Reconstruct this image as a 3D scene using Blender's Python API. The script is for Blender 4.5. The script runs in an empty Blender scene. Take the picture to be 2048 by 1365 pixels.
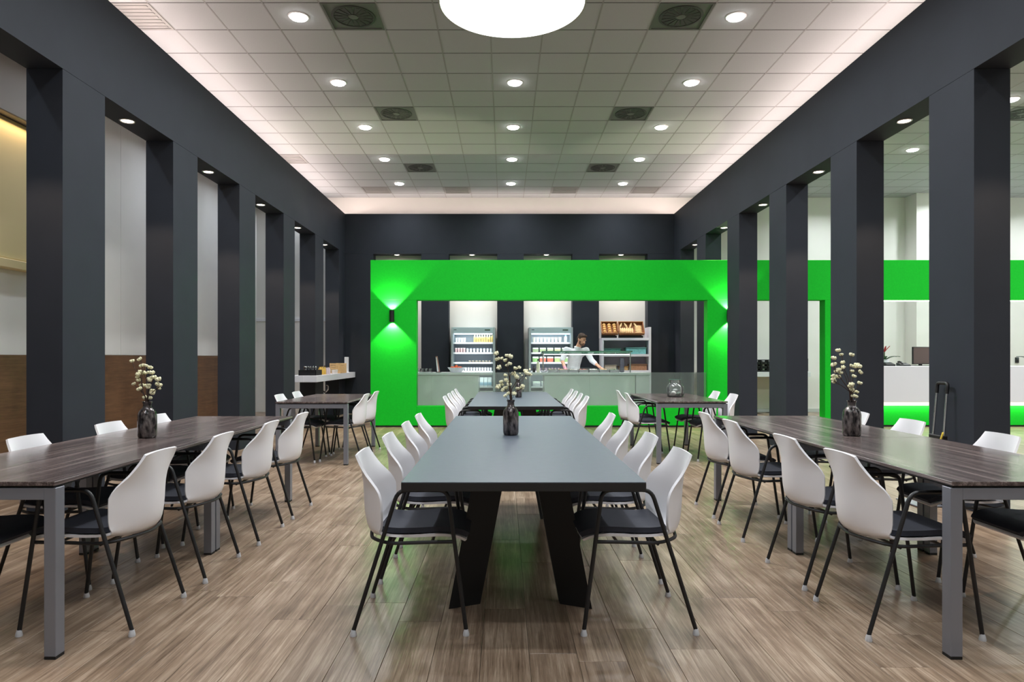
import bpy, bmesh, math, random
from mathutils import Vector, Matrix, Euler
random.seed(7)
SC = bpy.context.scene
COL = SC.collection
PI = math.pi

# ------------------------------------------------------------------ camera, world, lights, exposure
F = 1372.0; CX, CY = 1009.0, 716.0; EYE = 1.27
cam_d = bpy.data.cameras.new('camera'); cam = bpy.data.objects.new('camera', cam_d); COL.objects.link(cam)
cam.location = (0, 0, EYE); cam.rotation_euler = (PI/2, 0, 0)
cam_d.sensor_width = 36; cam_d.lens = F/2048*36
cam_d.shift_x = (1024-CX)/2048; cam_d.shift_y = (CY-682.5)/2048
cam_d.clip_start = .05
SC.camera = cam
vs = SC.view_settings
vs.view_transform = 'Standard'; vs.look = 'None'; vs.gamma = 1; vs.exposure = 1.02; vs.use_curve_mapping = False
w = bpy.data.worlds.new('world'); SC.world = w; w.use_nodes = True
w.node_tree.nodes['Background'].inputs[0].default_value = (.6, .65, .7, 1)
w.node_tree.nodes['Background'].inputs[1].default_value = .05
SC.cycles.max_bounces = 7; SC.cycles.diffuse_bounces = 5; SC.cycles.glossy_bounces = 4
SC.cycles.transparent_max_bounces = 16; SC.cycles.sample_clamp_indirect = 4
SC.cycles.caustics_reflective = False; SC.cycles.caustics_refractive = False
SC.cycles.use_denoising = True

P_DOWN = 11.0       # hall downlights (W)
P_DISC = 95.0       # big round luminaire
P_COVE = 118.0      # LED coves on the side walls
P_COVE_BACK = 9.5
P_SPOT = 42.0        # spots in the heads of the openings
P_RIGHT = 22.0      # downlights of the right hand room
P_LEFT = 9.0       # unseen lamps added to whiten the left hand room
C_NEUTRAL = (.90, .95, 1.0); C_COVE = (1.0, .80, .73); C_WARM = (1.0, .74, .52); C_COOL = (.90, .97, 1.0)

def lamp(kind, loc, energy, color, parent=None, rot=(0, 0, 0), size=.2, size_y=None, spot=None, blend=.3, spread=None):
    d = bpy.data.lights.new('lamp', kind); o = bpy.data.objects.new('lamp', d); COL.objects.link(o)
    o.location = loc; o.rotation_euler = rot; d.energy = energy; d.color = color
    if kind == 'AREA':
        d.size = size
        if size_y: d.shape = 'RECTANGLE'; d.size_y = size_y
        else: d.shape = 'DISK'
        if spread: d.spread = spread
    else:
        d.shadow_soft_size = size
    if kind == 'SPOT': d.spot_size = spot; d.spot_blend = blend
    if parent: o.parent = parent
    return o

WALL_L, WALL_R = -3.639, 3.867      # faces of the dark side walls
WALL_T = .30
Y_BACK = 15.65; WALL_H = 4.555; OPEN_H = 3.655; CEIL = 5.02; Y_REAR = 16.05
Y_FRONT = -3.4; X_WEST, X_EAST = -5.8, 13.2
yc = (Y_FRONT+Y_BACK)/2; yl = Y_BACK-Y_FRONT
lamp('AREA', (WALL_L-.62, yc, WALL_H-.05), P_COVE, C_COVE, rot=(0, -math.radians(180-74), 0), size=.09, size_y=yl)
lamp('AREA', (WALL_R+.62, yc, WALL_H-.05), P_COVE, C_COVE, rot=(0, math.radians(180-74), 0), size=.09, size_y=yl)
lamp('AREA', ((WALL_L+WALL_R)/2, Y_BACK+.12, WALL_H+.03), P_COVE_BACK, C_COVE, rot=(PI, 0, 0), size=WALL_R-WALL_L, size_y=.14)

# ------------------------------------------------------------------ materials
def srgb(r, g, b):
    f = lambda c: ((c/255)/12.92 if c/255 <= .04045 else (((c/255)+.055)/1.055)**2.4)
    return (f(r), f(g), f(b), 1)
MATS = {}
def mat(name, col, rough=.5, metal=0, emit=None, strength=0, noise=0, nscale=20, spec=None, bump=0, stretch=None, vary=0, coat=0):
    if name in MATS: return MATS[name]
    m = bpy.data.materials.new(name); m.use_nodes = True; nt = m.node_tree; N = nt.nodes; L = nt.links
    b = N['Principled BSDF']
    b.inputs['Base Color'].default_value = col; b.inputs['Roughness'].default_value = rough; b.inputs['Metallic'].default_value = metal
    if spec is not None: b.inputs['Specular IOR Level'].default_value = spec
    if coat: b.inputs['Coat Weight'].default_value = coat; b.inputs['Coat Roughness'].default_value = .1
    if emit: b.inputs['Emission Color'].default_value = emit; b.inputs['Emission Strength'].default_value = strength
    if noise or bump:
        g = N.new('ShaderNodeNewGeometry'); mp = N.new('ShaderNodeMapping'); L.new(g.outputs['Position'], mp.inputs[0])
        if stretch: mp.inputs['Scale'].default_value = stretch
        n = N.new('ShaderNodeTexNoise'); n.inputs['Scale'].default_value = nscale; n.inputs['Detail'].default_value = 5
        L.new(mp.outputs[0], n.inputs['Vector'])
        if noise:
            r = N.new('ShaderNodeMapRange'); r.inputs['From Min'].default_value = .3; r.inputs['From Max'].default_value = .7
            r.inputs['To Min'].default_value = 1-noise; r.inputs['To Max'].default_value = 1+noise
            L.new(n.outputs['Fac'], r.inputs['Value'])
            mx = N.new('ShaderNodeMix'); mx.data_type = 'RGBA'; mx.blend_type = 'MULTIPLY'; mx.inputs['Factor'].default_value = 1
            mx.inputs['A'].default_value = col; L.new(r.outputs[0], mx.inputs['B']); L.new(mx.outputs['Result'], b.inputs['Base Color'])
        if bump:
            bp = N.new('ShaderNodeBump'); bp.inputs['Strength'].default_value = bump; bp.inputs['Distance'].default_value = .01
            L.new(n.outputs['Fac'], bp.inputs['Height']); L.new(bp.outputs[0], b.inputs['Normal'])
    MATS[name] = m; return m

def wood(name, cols, axis='y', rough=.4, across=38, along=1.6, vary=.25, bump=.05, spec=None, shift=9.0, blotch=.25):
    """planked wood: grain streaks along one axis, a tone of its own for each plank"""
    m = bpy.data.materials.new(name); m.use_nodes = True; nt = m.node_tree; N = nt.nodes; L = nt.links; b = N['Principled BSDF']
    b.inputs['Roughness'].default_value = rough
    if spec is not None: b.inputs['Specular IOR Level'].default_value = spec
    g = N.new('ShaderNodeNewGeometry'); oi = N.new('ShaderNodeObjectInfo')
    ad = N.new('ShaderNodeMath'); ad.operation = 'ADD'; L.new(oi.outputs['Random'], ad.inputs[0]); L.new(g.outputs['Random Per Island'], ad.inputs[1])
    fr = N.new('ShaderNodeMath'); fr.operation = 'FRACT'; L.new(ad.outputs[0], fr.inputs[0])
    sh = N.new('ShaderNodeMath'); sh.operation = 'MULTIPLY'; sh.inputs[1].default_value = shift; L.new(fr.outputs[0], sh.inputs[0])
    va = N.new('ShaderNodeVectorMath'); va.operation = 'ADD'; L.new(g.outputs['Position'], va.inputs[0]); L.new(sh.outputs[0], va.inputs[1])
    mp = N.new('ShaderNodeMapping'); L.new(va.outputs[0], mp.inputs[0])
    mp.inputs['Scale'].default_value = {'y': (across, along, across), 'x': (along, across, across), 'yz': (across, along, across)}[axis]
    n1 = N.new('ShaderNodeTexNoise'); n1.inputs['Scale'].default_value = 1; n1.inputs['Detail'].default_value = 6; n1.inputs['Roughness'].default_value = .65; n1.inputs['Distortion'].default_value = .6
    L.new(mp.outputs[0], n1.inputs['Vector'])
    n2 = N.new('ShaderNodeTexNoise'); n2.inputs['Scale'].default_value = 4.2; n2.inputs['Detail'].default_value = 4; n2.inputs['Roughness'].default_value = .7; L.new(mp.outputs[0], n2.inputs['Vector'])
    n3 = N.new('ShaderNodeTexNoise'); n3.inputs['Scale'].default_value = 2.6; n3.inputs['Detail'].default_value = 3; L.new(va.outputs[0], n3.inputs['Vector'])
    def madd(a_, k_, c_):
        q = N.new('ShaderNodeMath'); q.operation = 'MULTIPLY_ADD'; L.new(a_, q.inputs[0]); q.inputs[1].default_value = k_
        if c_ is None: q.inputs[2].default_value = 0
        else: L.new(c_, q.inputs[2])
        return q.outputs[0]
    fac = madd(n3.outputs['Fac'], blotch, madd(n2.outputs['Fac'], .35, madd(n1.outputs['Fac'], .65-blotch, None)))
    rp = N.new('ShaderNodeValToRGB'); L.new(fac, rp.inputs[0])
    e = rp.color_ramp.elements; e[0].position = .36; e[0].color = cols[0]; e[1].position = .64; e[1].color = cols[-1]
    if len(cols) == 3:
        x = e.new(.5); x.color = cols[1]
    mr = N.new('ShaderNodeMapRange'); L.new(fr.outputs[0], mr.inputs['Value']); mr.inputs['To Min'].default_value = 1-vary; mr.inputs['To Max'].default_value = 1+vary
    mx = N.new('ShaderNodeMix'); mx.data_type = 'RGBA'; mx.blend_type = 'MULTIPLY'; mx.inputs['Factor'].default_value = 1
    L.new(rp.outputs[0], mx.inputs['A']); L.new(mr.outputs[0], mx.inputs['B']); L.new(mx.outputs['Result'], b.inputs['Base Color'])
    if bump:
        bp = N.new('ShaderNodeBump'); bp.inputs['Strength'].default_value = bump; bp.inputs['Distance'].default_value = .004
        L.new(n1.outputs['Fac'], bp.inputs['Height']); L.new(bp.outputs[0], b.inputs['Normal'])
    MATS[name] = m; return m

def glass(name, tint=(.93, .97, .95, 1), gloss=.04, rough=.02, body=0, body_col=(.8, .9, .85, 1)):
    m = bpy.data.materials.new(name); m.use_nodes = True; nt = m.node_tree; N = nt.nodes; L = nt.links
    N.remove(N['Principled BSDF']); out = N['Material Output']
    t = N.new('ShaderNodeBsdfTransparent'); t.inputs[0].default_value = tint
    g = N.new('ShaderNodeBsdfGlossy'); g.inputs['Roughness'].default_value = rough
    fr = N.new('ShaderNodeFresnel'); fr.inputs[0].default_value = 1.45
    ad = N.new('ShaderNodeMath'); ad.operation = 'ADD'; ad.inputs[1].default_value = gloss-.03; L.new(fr.outputs[0], ad.inputs[0])
    mx = N.new('ShaderNodeMixShader'); L.new(ad.outputs[0], mx.inputs[0]); L.new(t.outputs[0], mx.inputs[1]); L.new(g.outputs[0], mx.inputs[2])
    last = mx
    if body:
        d = N.new('ShaderNodeBsdfDiffuse'); d.inputs[0].default_value = body_col
        m2 = N.new('ShaderNodeMixShader'); m2.inputs[0].default_value = body; L.new(mx.outputs[0], m2.inputs[1]); L.new(d.outputs[0], m2.inputs[2]); last = m2
    L.new(last.outputs[0], out.inputs['Surface'])
    MATS[name] = m; return m

M_DARK = mat('dark_grey_panel', srgb(42, 46, 54), .66, noise=.06, nscale=3, spec=.25)
M_TILE = mat('mineral_tile', srgb(176, 180, 183), .9, noise=.05, nscale=160, bump=.15)
M_GRID = mat('ceiling_grid', srgb(120, 120, 118), .6)
M_WHITE = mat('white_paint', srgb(226, 224, 220), .7, noise=.02, nscale=2)
M_WHITE2 = mat('white_laminate', srgb(225, 226, 232), .35)
M_GREEN = mat('green_paint', srgb(12, 196, 42), .62, noise=.05, nscale=40, bump=.08, spec=.2)
M_FLOOR = wood('oak_vinyl', [srgb(78, 62, 48), srgb(134, 114, 95), srgb(182, 164, 144)], 'y', .28, 34, 1.0, .13, .08)
M_GAP = mat('floor_joint', srgb(50, 40, 34), .8)
M_TABLEWOOD = wood('dark_striped_wood', [srgb(48, 40, 39), srgb(86, 75, 73), srgb(142, 128, 124)], 'y', .22, 40, .5, .05, .02, spec=.8, blotch=.06)
M_WAINSCOT = wood('brown_wood_panel', [srgb(78, 54, 36), srgb(106, 76, 52), srgb(128, 94, 66)], 'yz', .5, 30, 1.2, .1, .04)
M_TABLE = mat('charcoal_laminate', srgb(82, 90, 101), .40, noise=.05, nscale=30, spec=.4)
M_BLACK = mat('black_metal', srgb(16, 16, 18), .45)
M_BLACKM = mat('black_table_leg', srgb(12, 12, 13), .6)
M_SHELL = mat('white_plastic', srgb(232, 231, 234), .38)
M_PAD = mat('charcoal_fabric', srgb(42, 44, 54), .85, noise=.15, nscale=400, bump=.2)
M_STEEL = mat('grey_powder_coat', srgb(128, 131, 140), .38, .35)
M_CHROME = mat('chrome', srgb(210, 212, 215), .15, 1)
M_SILVER = mat('silver_plastic', srgb(200, 202, 206), .35, .2)
M_EMIT = mat('lamp_lens', (1, 1, 1, 1), .5, emit=(1, .98, .95, 1), strength=16)
M_EMITW = mat('warm_lamp_lens', (1, 1, 1, 1), .5, emit=(1, .86, .68, 1), strength=9)
M_DISC = mat('luminaire_diffuser', (1, 1, 1, 1), .5, emit=(1, 1, 1, 1), strength=1.7)
M_VENT = mat('vent_grey', srgb(92, 96, 92), .5)
M_VENTD = mat('vent_dark', srgb(52, 56, 52), .6)
M_GLASS = glass('clear_glass', (.975, .985, .98, 1), .03, .02, .05, (.85, .9, .88, 1))
M_GLASSG = glass('green_edge_glass', (.62, .82, .74, 1), .12, .05, .42, srgb(120, 170, 150))
M_PANE = glass('frosted_pane', (.90, .97, .93, 1), .10, .08, .16, srgb(190, 205, 198))

# ------------------------------------------------------------------ mesh helpers
class MB:
    def __init__(s): s.v = []; s.f = []
    def add(s, vs_, fs_):
        k = len(s.v); s.v += [tuple(v) for v in vs_]; s.f += [tuple(i+k for i in f) for f in fs_]; return s
    def box(s, x0, x1, y0, y1, z0, z1):
        return s.hexa([(x0, y0, z0), (x1, y0, z0), (x1, y1, z0), (x0, y1, z0), (x0, y0, z1), (x1, y0, z1), (x1, y1, z1), (x0, y1, z1)])
    def hexa(s, p):
        return s.add(p, [(3, 2, 1, 0), (4, 5, 6, 7), (0, 1, 5, 4), (1, 2, 6, 5), (2, 3, 7, 6), (3, 0, 4, 7)])
    def bbox(s, x0, x1, y0, y1, z0, z1, b=.004):
        """box with chamfered edges"""
        bm = bmesh.new(); bmesh.ops.create_cube(bm, size=1)
        for v in bm.verts:
            v.co = Vector(((x0+x1)/2+v.co.x*(x1-x0), (y0+y1)/2+v.co.y*(y1-y0), (z0+z1)/2+v.co.z*(z1-z0)))
        bmesh.ops.bevel(bm, geom=bm.edges[:], offset=b, segments=1, affect='EDGES')
        bm.verts.index_update(); s.add([v.co[:] for v in bm.verts], [[v.index for v in f.verts] for f in bm.faces]); bm.free(); return s
    def tube(s, pts, r, n=10, cap=True, radii=None):
        pts = [Vector(p) for p in pts]; rings = []; up = None
        for i, p in enumerate(pts):
            a = pts[max(i-1, 0)]; c = pts[min(i+1, len(pts)-1)]; t = (c-a).normalized()
            if up is None:
                up = Vector((0, 0, 1)) if abs(t.z) < .9 else Vector((1, 0, 0))
            up = (up - t*up.dot(t)).normalized(); sd = t.cross(up)
            rr = radii[i] if radii else r
            rings.append([p + (up*math.cos(2*PI*k/n) + sd*math.sin(2*PI*k/n))*rr for k in range(n)])
        vv = [q for rg in rings for q in rg]; ff = []
        for i in range(len(pts)-1):
            for k in range(n):
                k2 = (k+1) % n; ff.append((i*n+k2, i*n+k, (i+1)*n+k, (i+1)*n+k2))
        if cap:
            ff.append(tuple(range(n))); ff.append(tuple((len(pts)-1)*n+k for k in reversed(range(n))))
        return s.add(vv, ff)
    def cyl(s, p, q, r1, r2=None, n=16): return s.tube([p, q], r1, n, True, [r1, r1 if r2 is None else r2])
    def lathe(s, prof, c=(0, 0, 0), n=24, caps=True):
        vv = []; ff = []
        for r, z in prof:
            for k in range(n): vv.append((c[0]+r*math.cos(2*PI*k/n), c[1]+r*math.sin(2*PI*k/n), c[2]+z))
        for i in range(len(prof)-1):
            for k in range(n):
                k2 = (k+1) % n; ff.append((i*n+k, i*n+k2, (i+1)*n+k2, (i+1)*n+k))
        if caps and prof[0][0] > 1e-4: ff.append(tuple(reversed(range(n))))
        if caps and prof[-1][0] > 1e-4: ff.append(tuple((len(prof)-1)*n+k for k in range(n)))
        return s.add(vv, ff)
    def ball(s, c, r, n=12, m=8, rot=None):
        if not hasattr(r, '__len__'): r = (r, r, r)
        R = Euler(rot).to_matrix() if rot else Matrix.Identity(3); c = Vector(c)
        vv = [c+R @ Vector((0, 0, -r[2]))]
        for i in range(1, m):
            a = -PI/2+PI*i/m
            for k in range(n):
                vv.append(c+R @ Vector((r[0]*math.cos(a)*math.cos(2*PI*k/n), r[1]*math.cos(a)*math.sin(2*PI*k/n), r[2]*math.sin(a))))
        vv.append(c+R @ Vector((0, 0, r[2]))); top = len(vv)-1; ff = []
        for k in range(n): ff.append((0, 1+(k+1) % n, 1+k))
        for i in range(m-2):
            for k in range(n):
                k2 = (k+1) % n; ff.append((1+i*n+k, 1+i*n+k2, 1+(i+1)*n+k2, 1+(i+1)*n+k))
        for k in range(n): ff.append((top, 1+(m-2)*n+k, 1+(m-2)*n+(k+1) % n))
        return s.add(vv, ff)
    def limb(s, pts, radii, n=12):
        """tapered limb with round ends and joints"""
        for i in range(len(pts)-1): s.tube([pts[i], pts[i+1]], 0, n, True, [radii[i], radii[i+1]])
        for p, r in zip(pts, radii): s.ball(p, r, n, 8)
        return s
    def mesh(s, name, m, smooth=True, angle=40):
        me = bpy.data.meshes.new(name); me.from_pydata(s.v, [], s.f); me.update()
        me.materials.append(m)
        if smooth:
            me.polygons.foreach_set('use_smooth', [True]*len(me.polygons))
            me.set_sharp_from_angle(angle=math.radians(angle))
        return me
    def build(s, name, m, parent=None, loc=None, rot=None, smooth=True, angle=40):
        return link(name, s.mesh(name, m, smooth, angle), parent, loc, rot)

def link(name, me, parent=None, loc=None, rot=None):
    o = bpy.data.objects.new(name, me); COL.objects.link(o)
    if loc is not None: o.location = loc
    if rot is not None: o.rotation_euler = rot
    if parent: o.parent = parent
    return o
def tag(o, label=None, cat=None, group=None, kind=None):
    if label:
        n = len(label.replace(',', ' ').split()); assert 4 <= n <= 16, (n, label)
        o['label'] = label
    if cat: o['category'] = cat
    if group: o['group'] = group
    if kind: o['kind'] = kind
    return o
def thing(name, label, cat, loc=(0, 0, 0), rz=0, group=None):
    o = bpy.data.objects.new(name, None); COL.objects.link(o); o.location = loc; o.rotation_euler = (0, 0, rz); o.empty_display_size = .1
    return tag(o, label, cat, group)
def clone(root, loc, rz=0, label=None, group=None):
    r = root.copy(); COL.objects.link(r); r.location = loc; r.rotation_euler = (0, 0, rz)
    if label: tag(r, label)
    if group: r['group'] = group
    for ch in list(root.children):
        c = ch.copy(); COL.objects.link(c); c.parent = r
        for g in list(ch.children):
            d = g.copy(); COL.objects.link(d); d.parent = c
    return r
def struct(name, mb, m, parent=None, **k):
    o = mb.build(name, m, parent, **k)
    if not parent: o['kind'] = 'structure'
    return o
def W(px, py, y): return ((px-CX)*y/F, y, EYE-(py-CY)*y/F)
ORD = ['nearest', 'second', 'third', 'fourth', 'fifth', 'sixth', 'seventh', 'eighth', 'ninth', 'tenth']

# ------------------------------------------------------------------ floor
PW, PL = .205, 1.31
floor = struct('floor', MB().box(X_WEST-.2, X_EAST+.2, Y_FRONT-.2, Y_REAR+.2, -.2, -.010), M_GAP)
plank_me = MB().bbox(-PW/2+.0008, PW/2-.0008, -PL/2+.0008, PL/2-.0008, -.010, 0, .0012).mesh('plank', M_FLOOR, smooth=False)
cells = []
nx = int((X_EAST-X_WEST)/PW)+2
for i in range(nx):
    x = -.51+PW*(i-26)+PW/2
    if x-PW/2 < X_WEST-.15 or x+PW/2 > X_EAST+.15: continue
    off = random.random()*PL
    y = Y_FRONT-.1-off+PL
    while y < Y_REAR:
        cells.append((x, y)); y += PL
def vis(c):
    x, y = c; yy = max(y, 2.7)
    return y+PL/2 > 2.65 and abs(x) < .76*yy+.3 and (y < 12.5)
seen = sorted([c for c in cells if vis(c)], key=lambda c: c[1])[:300]
ss = set(seen); rest = MB()
for c in cells:
    if c in ss: link('plank', plank_me, floor, (c[0], c[1], 0))
    else:
        rest.box(c[0]-PW/2+.0008, c[0]+PW/2-.0008, c[1]-PL/2+.0008, min(c[1]+PL/2-.0008, Y_REAR+.1), -.010, 0)
o = rest.build('planks', M_FLOOR, floor, smooth=False); o['kind'] = 'stuff'

# ------------------------------------------------------------------ ceiling: grid, tiles
T = .6; TX0, TY0 = -.16, 7.24
ceil = struct('ceiling', MB().box(X_WEST-.2, X_EAST+.2, Y_FRONT-.2, Y_REAR+.2, CEIL+.012, CEIL+.2), M_GRID)
tile_me = MB().bbox(-.294, .294, -.294, .294, 0, .012, .003).mesh('tile', M_TILE, smooth=False)
vents_d = [(-1.66, 7.54), (1.94, 7.54), (-1.66, 10.54), (1.94, 10.54), (-1.66, 13.54), (1.94, 13.54)]
vents_l = [(-2.86, 15.34), (-1.06, 15.34), (1.34, 15.34), (3.14, 15.34), (-4.06, 7.54), (-4.06, 12.94)]
vents_r = [(7.94, 10.54)]
vset = {(round(x, 2), round(y, 2)) for x, y in vents_d+vents_l+vents_r}
M_BARC = mat('grid_bar_shadowed', srgb(104, 104, 104), .6); M_BARL = mat('grid_bar_light', srgb(150, 150, 150), .6)  # cross bars darker: shadow of the tile edges put into their colour
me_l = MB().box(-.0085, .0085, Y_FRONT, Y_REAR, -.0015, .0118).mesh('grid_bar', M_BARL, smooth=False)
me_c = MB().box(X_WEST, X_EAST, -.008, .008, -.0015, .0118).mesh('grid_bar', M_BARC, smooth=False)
for i in range(-9, 23): link('grid_bar', me_l, ceil, (TX0+T*i, 0, CEIL))
for j in range(-17, 15): link('grid_bar', me_c, ceil, (0, TY0+T*j, CEIL))
tl = []
for i in range(-12, 24):
    for j in range(-19, 15):
        x = TX0+T*i+.3; y = TY0+T*j+.3
        if x < X_WEST-.1 or x > X_EAST+.1 or y < Y_FRONT-.3 or y > Y_REAR+.05: continue
        if (round(x, 2), round(y, 2)) in vset: continue
        tl.append((x, y))
def tvis(c):
    x, y = c
    if y < 6.6: return False
    return (-4.4 < x < 4.7) or (x > 4.7 and y > x*1.2)
a = sorted([c for c in tl if tvis(c)], key=lambda c: (0 if -4.4 < c[0] < 4.7 else 1, c[1]))[:300]
sa = set(a); rest = MB()
for c in tl:
    if c in sa: link('tile', tile_me, ceil, (c[0], c[1], CEIL))
    else: rest.box(c[0]-.294, c[0]+.294, c[1]-.294, min(c[1]+.294, Y_REAR+.1), CEIL, CEIL+.012)
o = rest.build('tiles', M_TILE, ceil, smooth=False); o['kind'] = 'stuff'

# ceiling vents (swirl diffusers and plain plates)
def vent(x, y, label, dark=True):
    t = thing('ceiling_vent', label, 'vent', (x, y, CEIL), 0, None)
    m = M_VENT if dark else mat('vent_light', srgb(150, 150, 148), .6)
    f = MB()
    for (x0, x1, y0, y1) in ((-.295, .295, -.295, -.27), (-.295, .295, .27, .295), (-.295, -.27, -.27, .27), (.27, .295, -.27, .27)): f.box(x0, x1, y0, y1, -.006, .012)
    f.build('frame', m, t, smooth=False)
    MB().box(-.27, .27, -.27, .27, .002, .011).build('plate', m, t, smooth=False)
    if dark:
        MB().lathe([(.24, .0), (.24, -.004), (.215, -.006), (.215, .0)], n=32, caps=False).build('diffuser_ring', M_VENTD, t)
        b = MB()
        for k in range(16):
            a_ = 2*PI*k/16; c_, s_ = math.cos(a_), math.sin(a_)
            p = [(.06, -.012), (.205, -.03), (.205, .03), (.06, .012)]
            q = [(u*c_-v*s_, u*s_+v*c_) for u, v in p]
            b.hexa([(q[0][0], q[0][1], -.002), (q[1][0], q[1][1], -.002), (q[2][0], q[2][1], -.005), (q[3][0], q[3][1], -.005)]+[(u, v, .0) for u, v in q])
        b.build('swirl_blades', M_VENTD, t, smooth=False)['kind'] = 'stuff'
        MB().lathe([(.05, 0), (.05, -.006), (0, -.007)], n=16).build('hub', M_VENT, t)
    else:
        for k in range(7): MB().box(-.25, .25, -.24+k*.075, -.21+k*.075, -.004, .002).build('slat', mat('vent_light', srgb(150, 150, 148), .6), t, smooth=False)
for k, (x, y) in enumerate(vents_d):
    vent(x, y, 'dark square swirl vent in the ceiling, %s row, %s of centre' % (['front', 'middle', 'back'][k//2], ['left', 'right'][k % 2]))
for k, (x, y) in enumerate(vents_l):
    vent(x, y, ['beige ceiling vent in the farthest tile row, at the left end', 'beige ceiling vent in the farthest tile row, left of centre', 'beige ceiling vent in the farthest tile row, right of centre', 'beige ceiling vent in the farthest tile row, at the right end', 'pale ceiling vent above the left dark wall, the nearer one', 'pale ceiling vent above the left dark wall, the farther one'][k], False)
vent(7.94, 10.54, 'dark ceiling vent seen through the rightmost opening', True)

# downlights
lens_me = MB().lathe([(.088, 0), (.087, -.022), (.06, -.030), (0, -.032)], n=20).mesh('lens', M_EMIT)
ring_me = MB().lathe([(.115, .0), (.115, -.005), (.105, -.010), (.09, -.009), (.088, .0)], n=24, caps=False).mesh('trim_ring', mat('ring_white', srgb(225, 225, 225), .4))
def downlight(x, y, z, energy, color, label, group=None, spread=2.6, lm=None, bare=False):
    if bare:
        lamp('AREA', (x, y, z-.024), energy, color, size=.17, spread=spread); return
    t = thing('ceiling_downlight', label, 'downlight', (x, y, z), 0, group)
    link('lens', lm or lens_me, t); link('trim_ring', ring_me, t)
    lamp('AREA', (0, 0, -.036), energy, color, t, size=.17, spread=spread)
DX = [-2.26, .14, 2.54]
for r in range(-6, 5):
    y = 7.53+1.8*r
    if y < Y_FRONT+.3: continue
    for c, x in enumerate(DX):
        if c == 1 and r == 0: continue
        if r >= 0:
            lab = 'round ceiling downlight in the %s row, %s from the front' % (['left', 'middle', 'right'][c], ['first', 'second', 'third', 'fourth', 'fifth'][r if c != 1 else r-1])
            g = None
        else: lab = 'round ceiling downlight above the front tables, out of view'; g = 'downlights over the front of the hall'
        downlight(x, y, CEIL, P_DOWN, C_NEUTRAL, lab, g, bare=r < 0)
# big round luminaire
t = thing('round_ceiling_lamp', 'large round white glowing ceiling lamp at the top centre', 'ceiling lamp', (.08, 7.08, CEIL))
MB().lathe([(.76, -.004), (.76, -.095)], n=64, caps=False).build('housing', mat('lamp_housing', srgb(205, 205, 200), .5), t)
MB().lathe([(.745, -.094), (.745, -.098), (.4, -.1), (0, -.1)], n=64).build('diffuser', M_DISC, t)
MB().lathe([(.76, -.09), (.762, -.1), (.746, -.1), (.745, -.09)], n=64, caps=False).build('rim', mat('lamp_rim', srgb(170, 170, 165), .4), t)
lamp('AREA', (0, 0, -.11), P_DISC, (1, 1, 1), t, size=1.45)

# ------------------------------------------------------------------ dark hall walls with openings
E0, PITCH, OPW = 5.65, 1.885, 1.285
def side_wall(name, xa, xb, side):
    x0, x1 = min(xa, xb), max(xa, xb)
    wall = struct(name, MB().box(x0, x1, Y_FRONT, Y_BACK+.3, OPEN_H, WALL_H), M_DARK, smooth=False)
    k = 0
    for n in range(-5, 6):
        e = E0+PITCH*n; end = min(e+PITCH-OPW, Y_BACK+.3)
        if n == 5: end = Y_BACK+.3
        if e < Y_FRONT: e = Y_FRONT
        if end <= e: continue
        MB().bbox(x0, x1, e, end, 0, OPEN_H-.002, .0015).build('pillar', M_DARK, wall, smooth=False)
    return wall
wl = side_wall('wall_left', WALL_L, WALL_L-WALL_T, -1)
wr = side_wall('wall_right', WALL_R, WALL_R+WALL_T, 1)
bx = [(-2.994, -1.899), (-1.271, -.1665), (.438, 1.55), (2.156, 3.267)]
wb = struct('wall_back', MB().box(WALL_L+.001, WALL_R-.001, Y_BACK, Y_BACK+.3, OPEN_H-.01, WALL_H), M_DARK, smooth=False)
xs = [WALL_L+.001]+[v for p in bx for v in p]+[WALL_R-.001]
for k in range(0, len(xs), 2):
    MB().bbox(xs[k], xs[k+1], Y_BACK, Y_BACK+.3, 0, OPEN_H-.012, .0015).build('pillar', M_DARK, wb, smooth=False)
# head spots in every opening
slens = MB().lathe([(.058, 0), (.055, -.006), (0, -.008)], n=14).mesh('lens', M_EMITW)
sring = MB().lathe([(.076, .0), (.076, -.005), (.066, -.012), (.058, .0)], n=18, caps=False).mesh('trim_ring', mat('ring_steel', srgb(150, 150, 150), .3, .8))
def headspot(x, y, label, group=None, e=P_SPOT, col=C_WARM):
    t = thing('recessed_spotlight', label, 'spotlight', (x, y, OPEN_H-.0005 if y < Y_BACK else OPEN_H-.0105), 0, group)
    link('lens', slens, t); link('trim_ring', sring, t)
    lamp('SPOT', (0, 0, -.02), e, col, t, size=.03, spot=math.radians(75), blend=.35)
for n in range(-3, 6):
    y = E0+PITCH*n-OPW/2
    for sgn, x in ((-1, WALL_L-.15), (1, WALL_R+.15)):
        if n >= 0:
            lab = 'small recessed spotlight in the head of the %s opening of the %s dark wall' % (ORD[n], 'left' if sgn < 0 else 'right'); g = None
        else: lab = 'small recessed spotlight in an opening beside the camera'; g = 'spotlights out of view'
        if n < 0: lamp('SPOT', (x, y, OPEN_H-.02), P_SPOT, C_WARM, size=.03, spot=math.radians(75), blend=.35)
        else: headspot(x, y, lab, g)
for k, (x0, x1) in enumerate(bx):
    headspot((x0+x1)/2-.03, Y_BACK+.14, 'small spotlight above the green frame in the %s back wall opening' % ['leftmost', 'second', 'third', 'rightmost'][k], e=75, col=(1.0, .92, .84))

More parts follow.
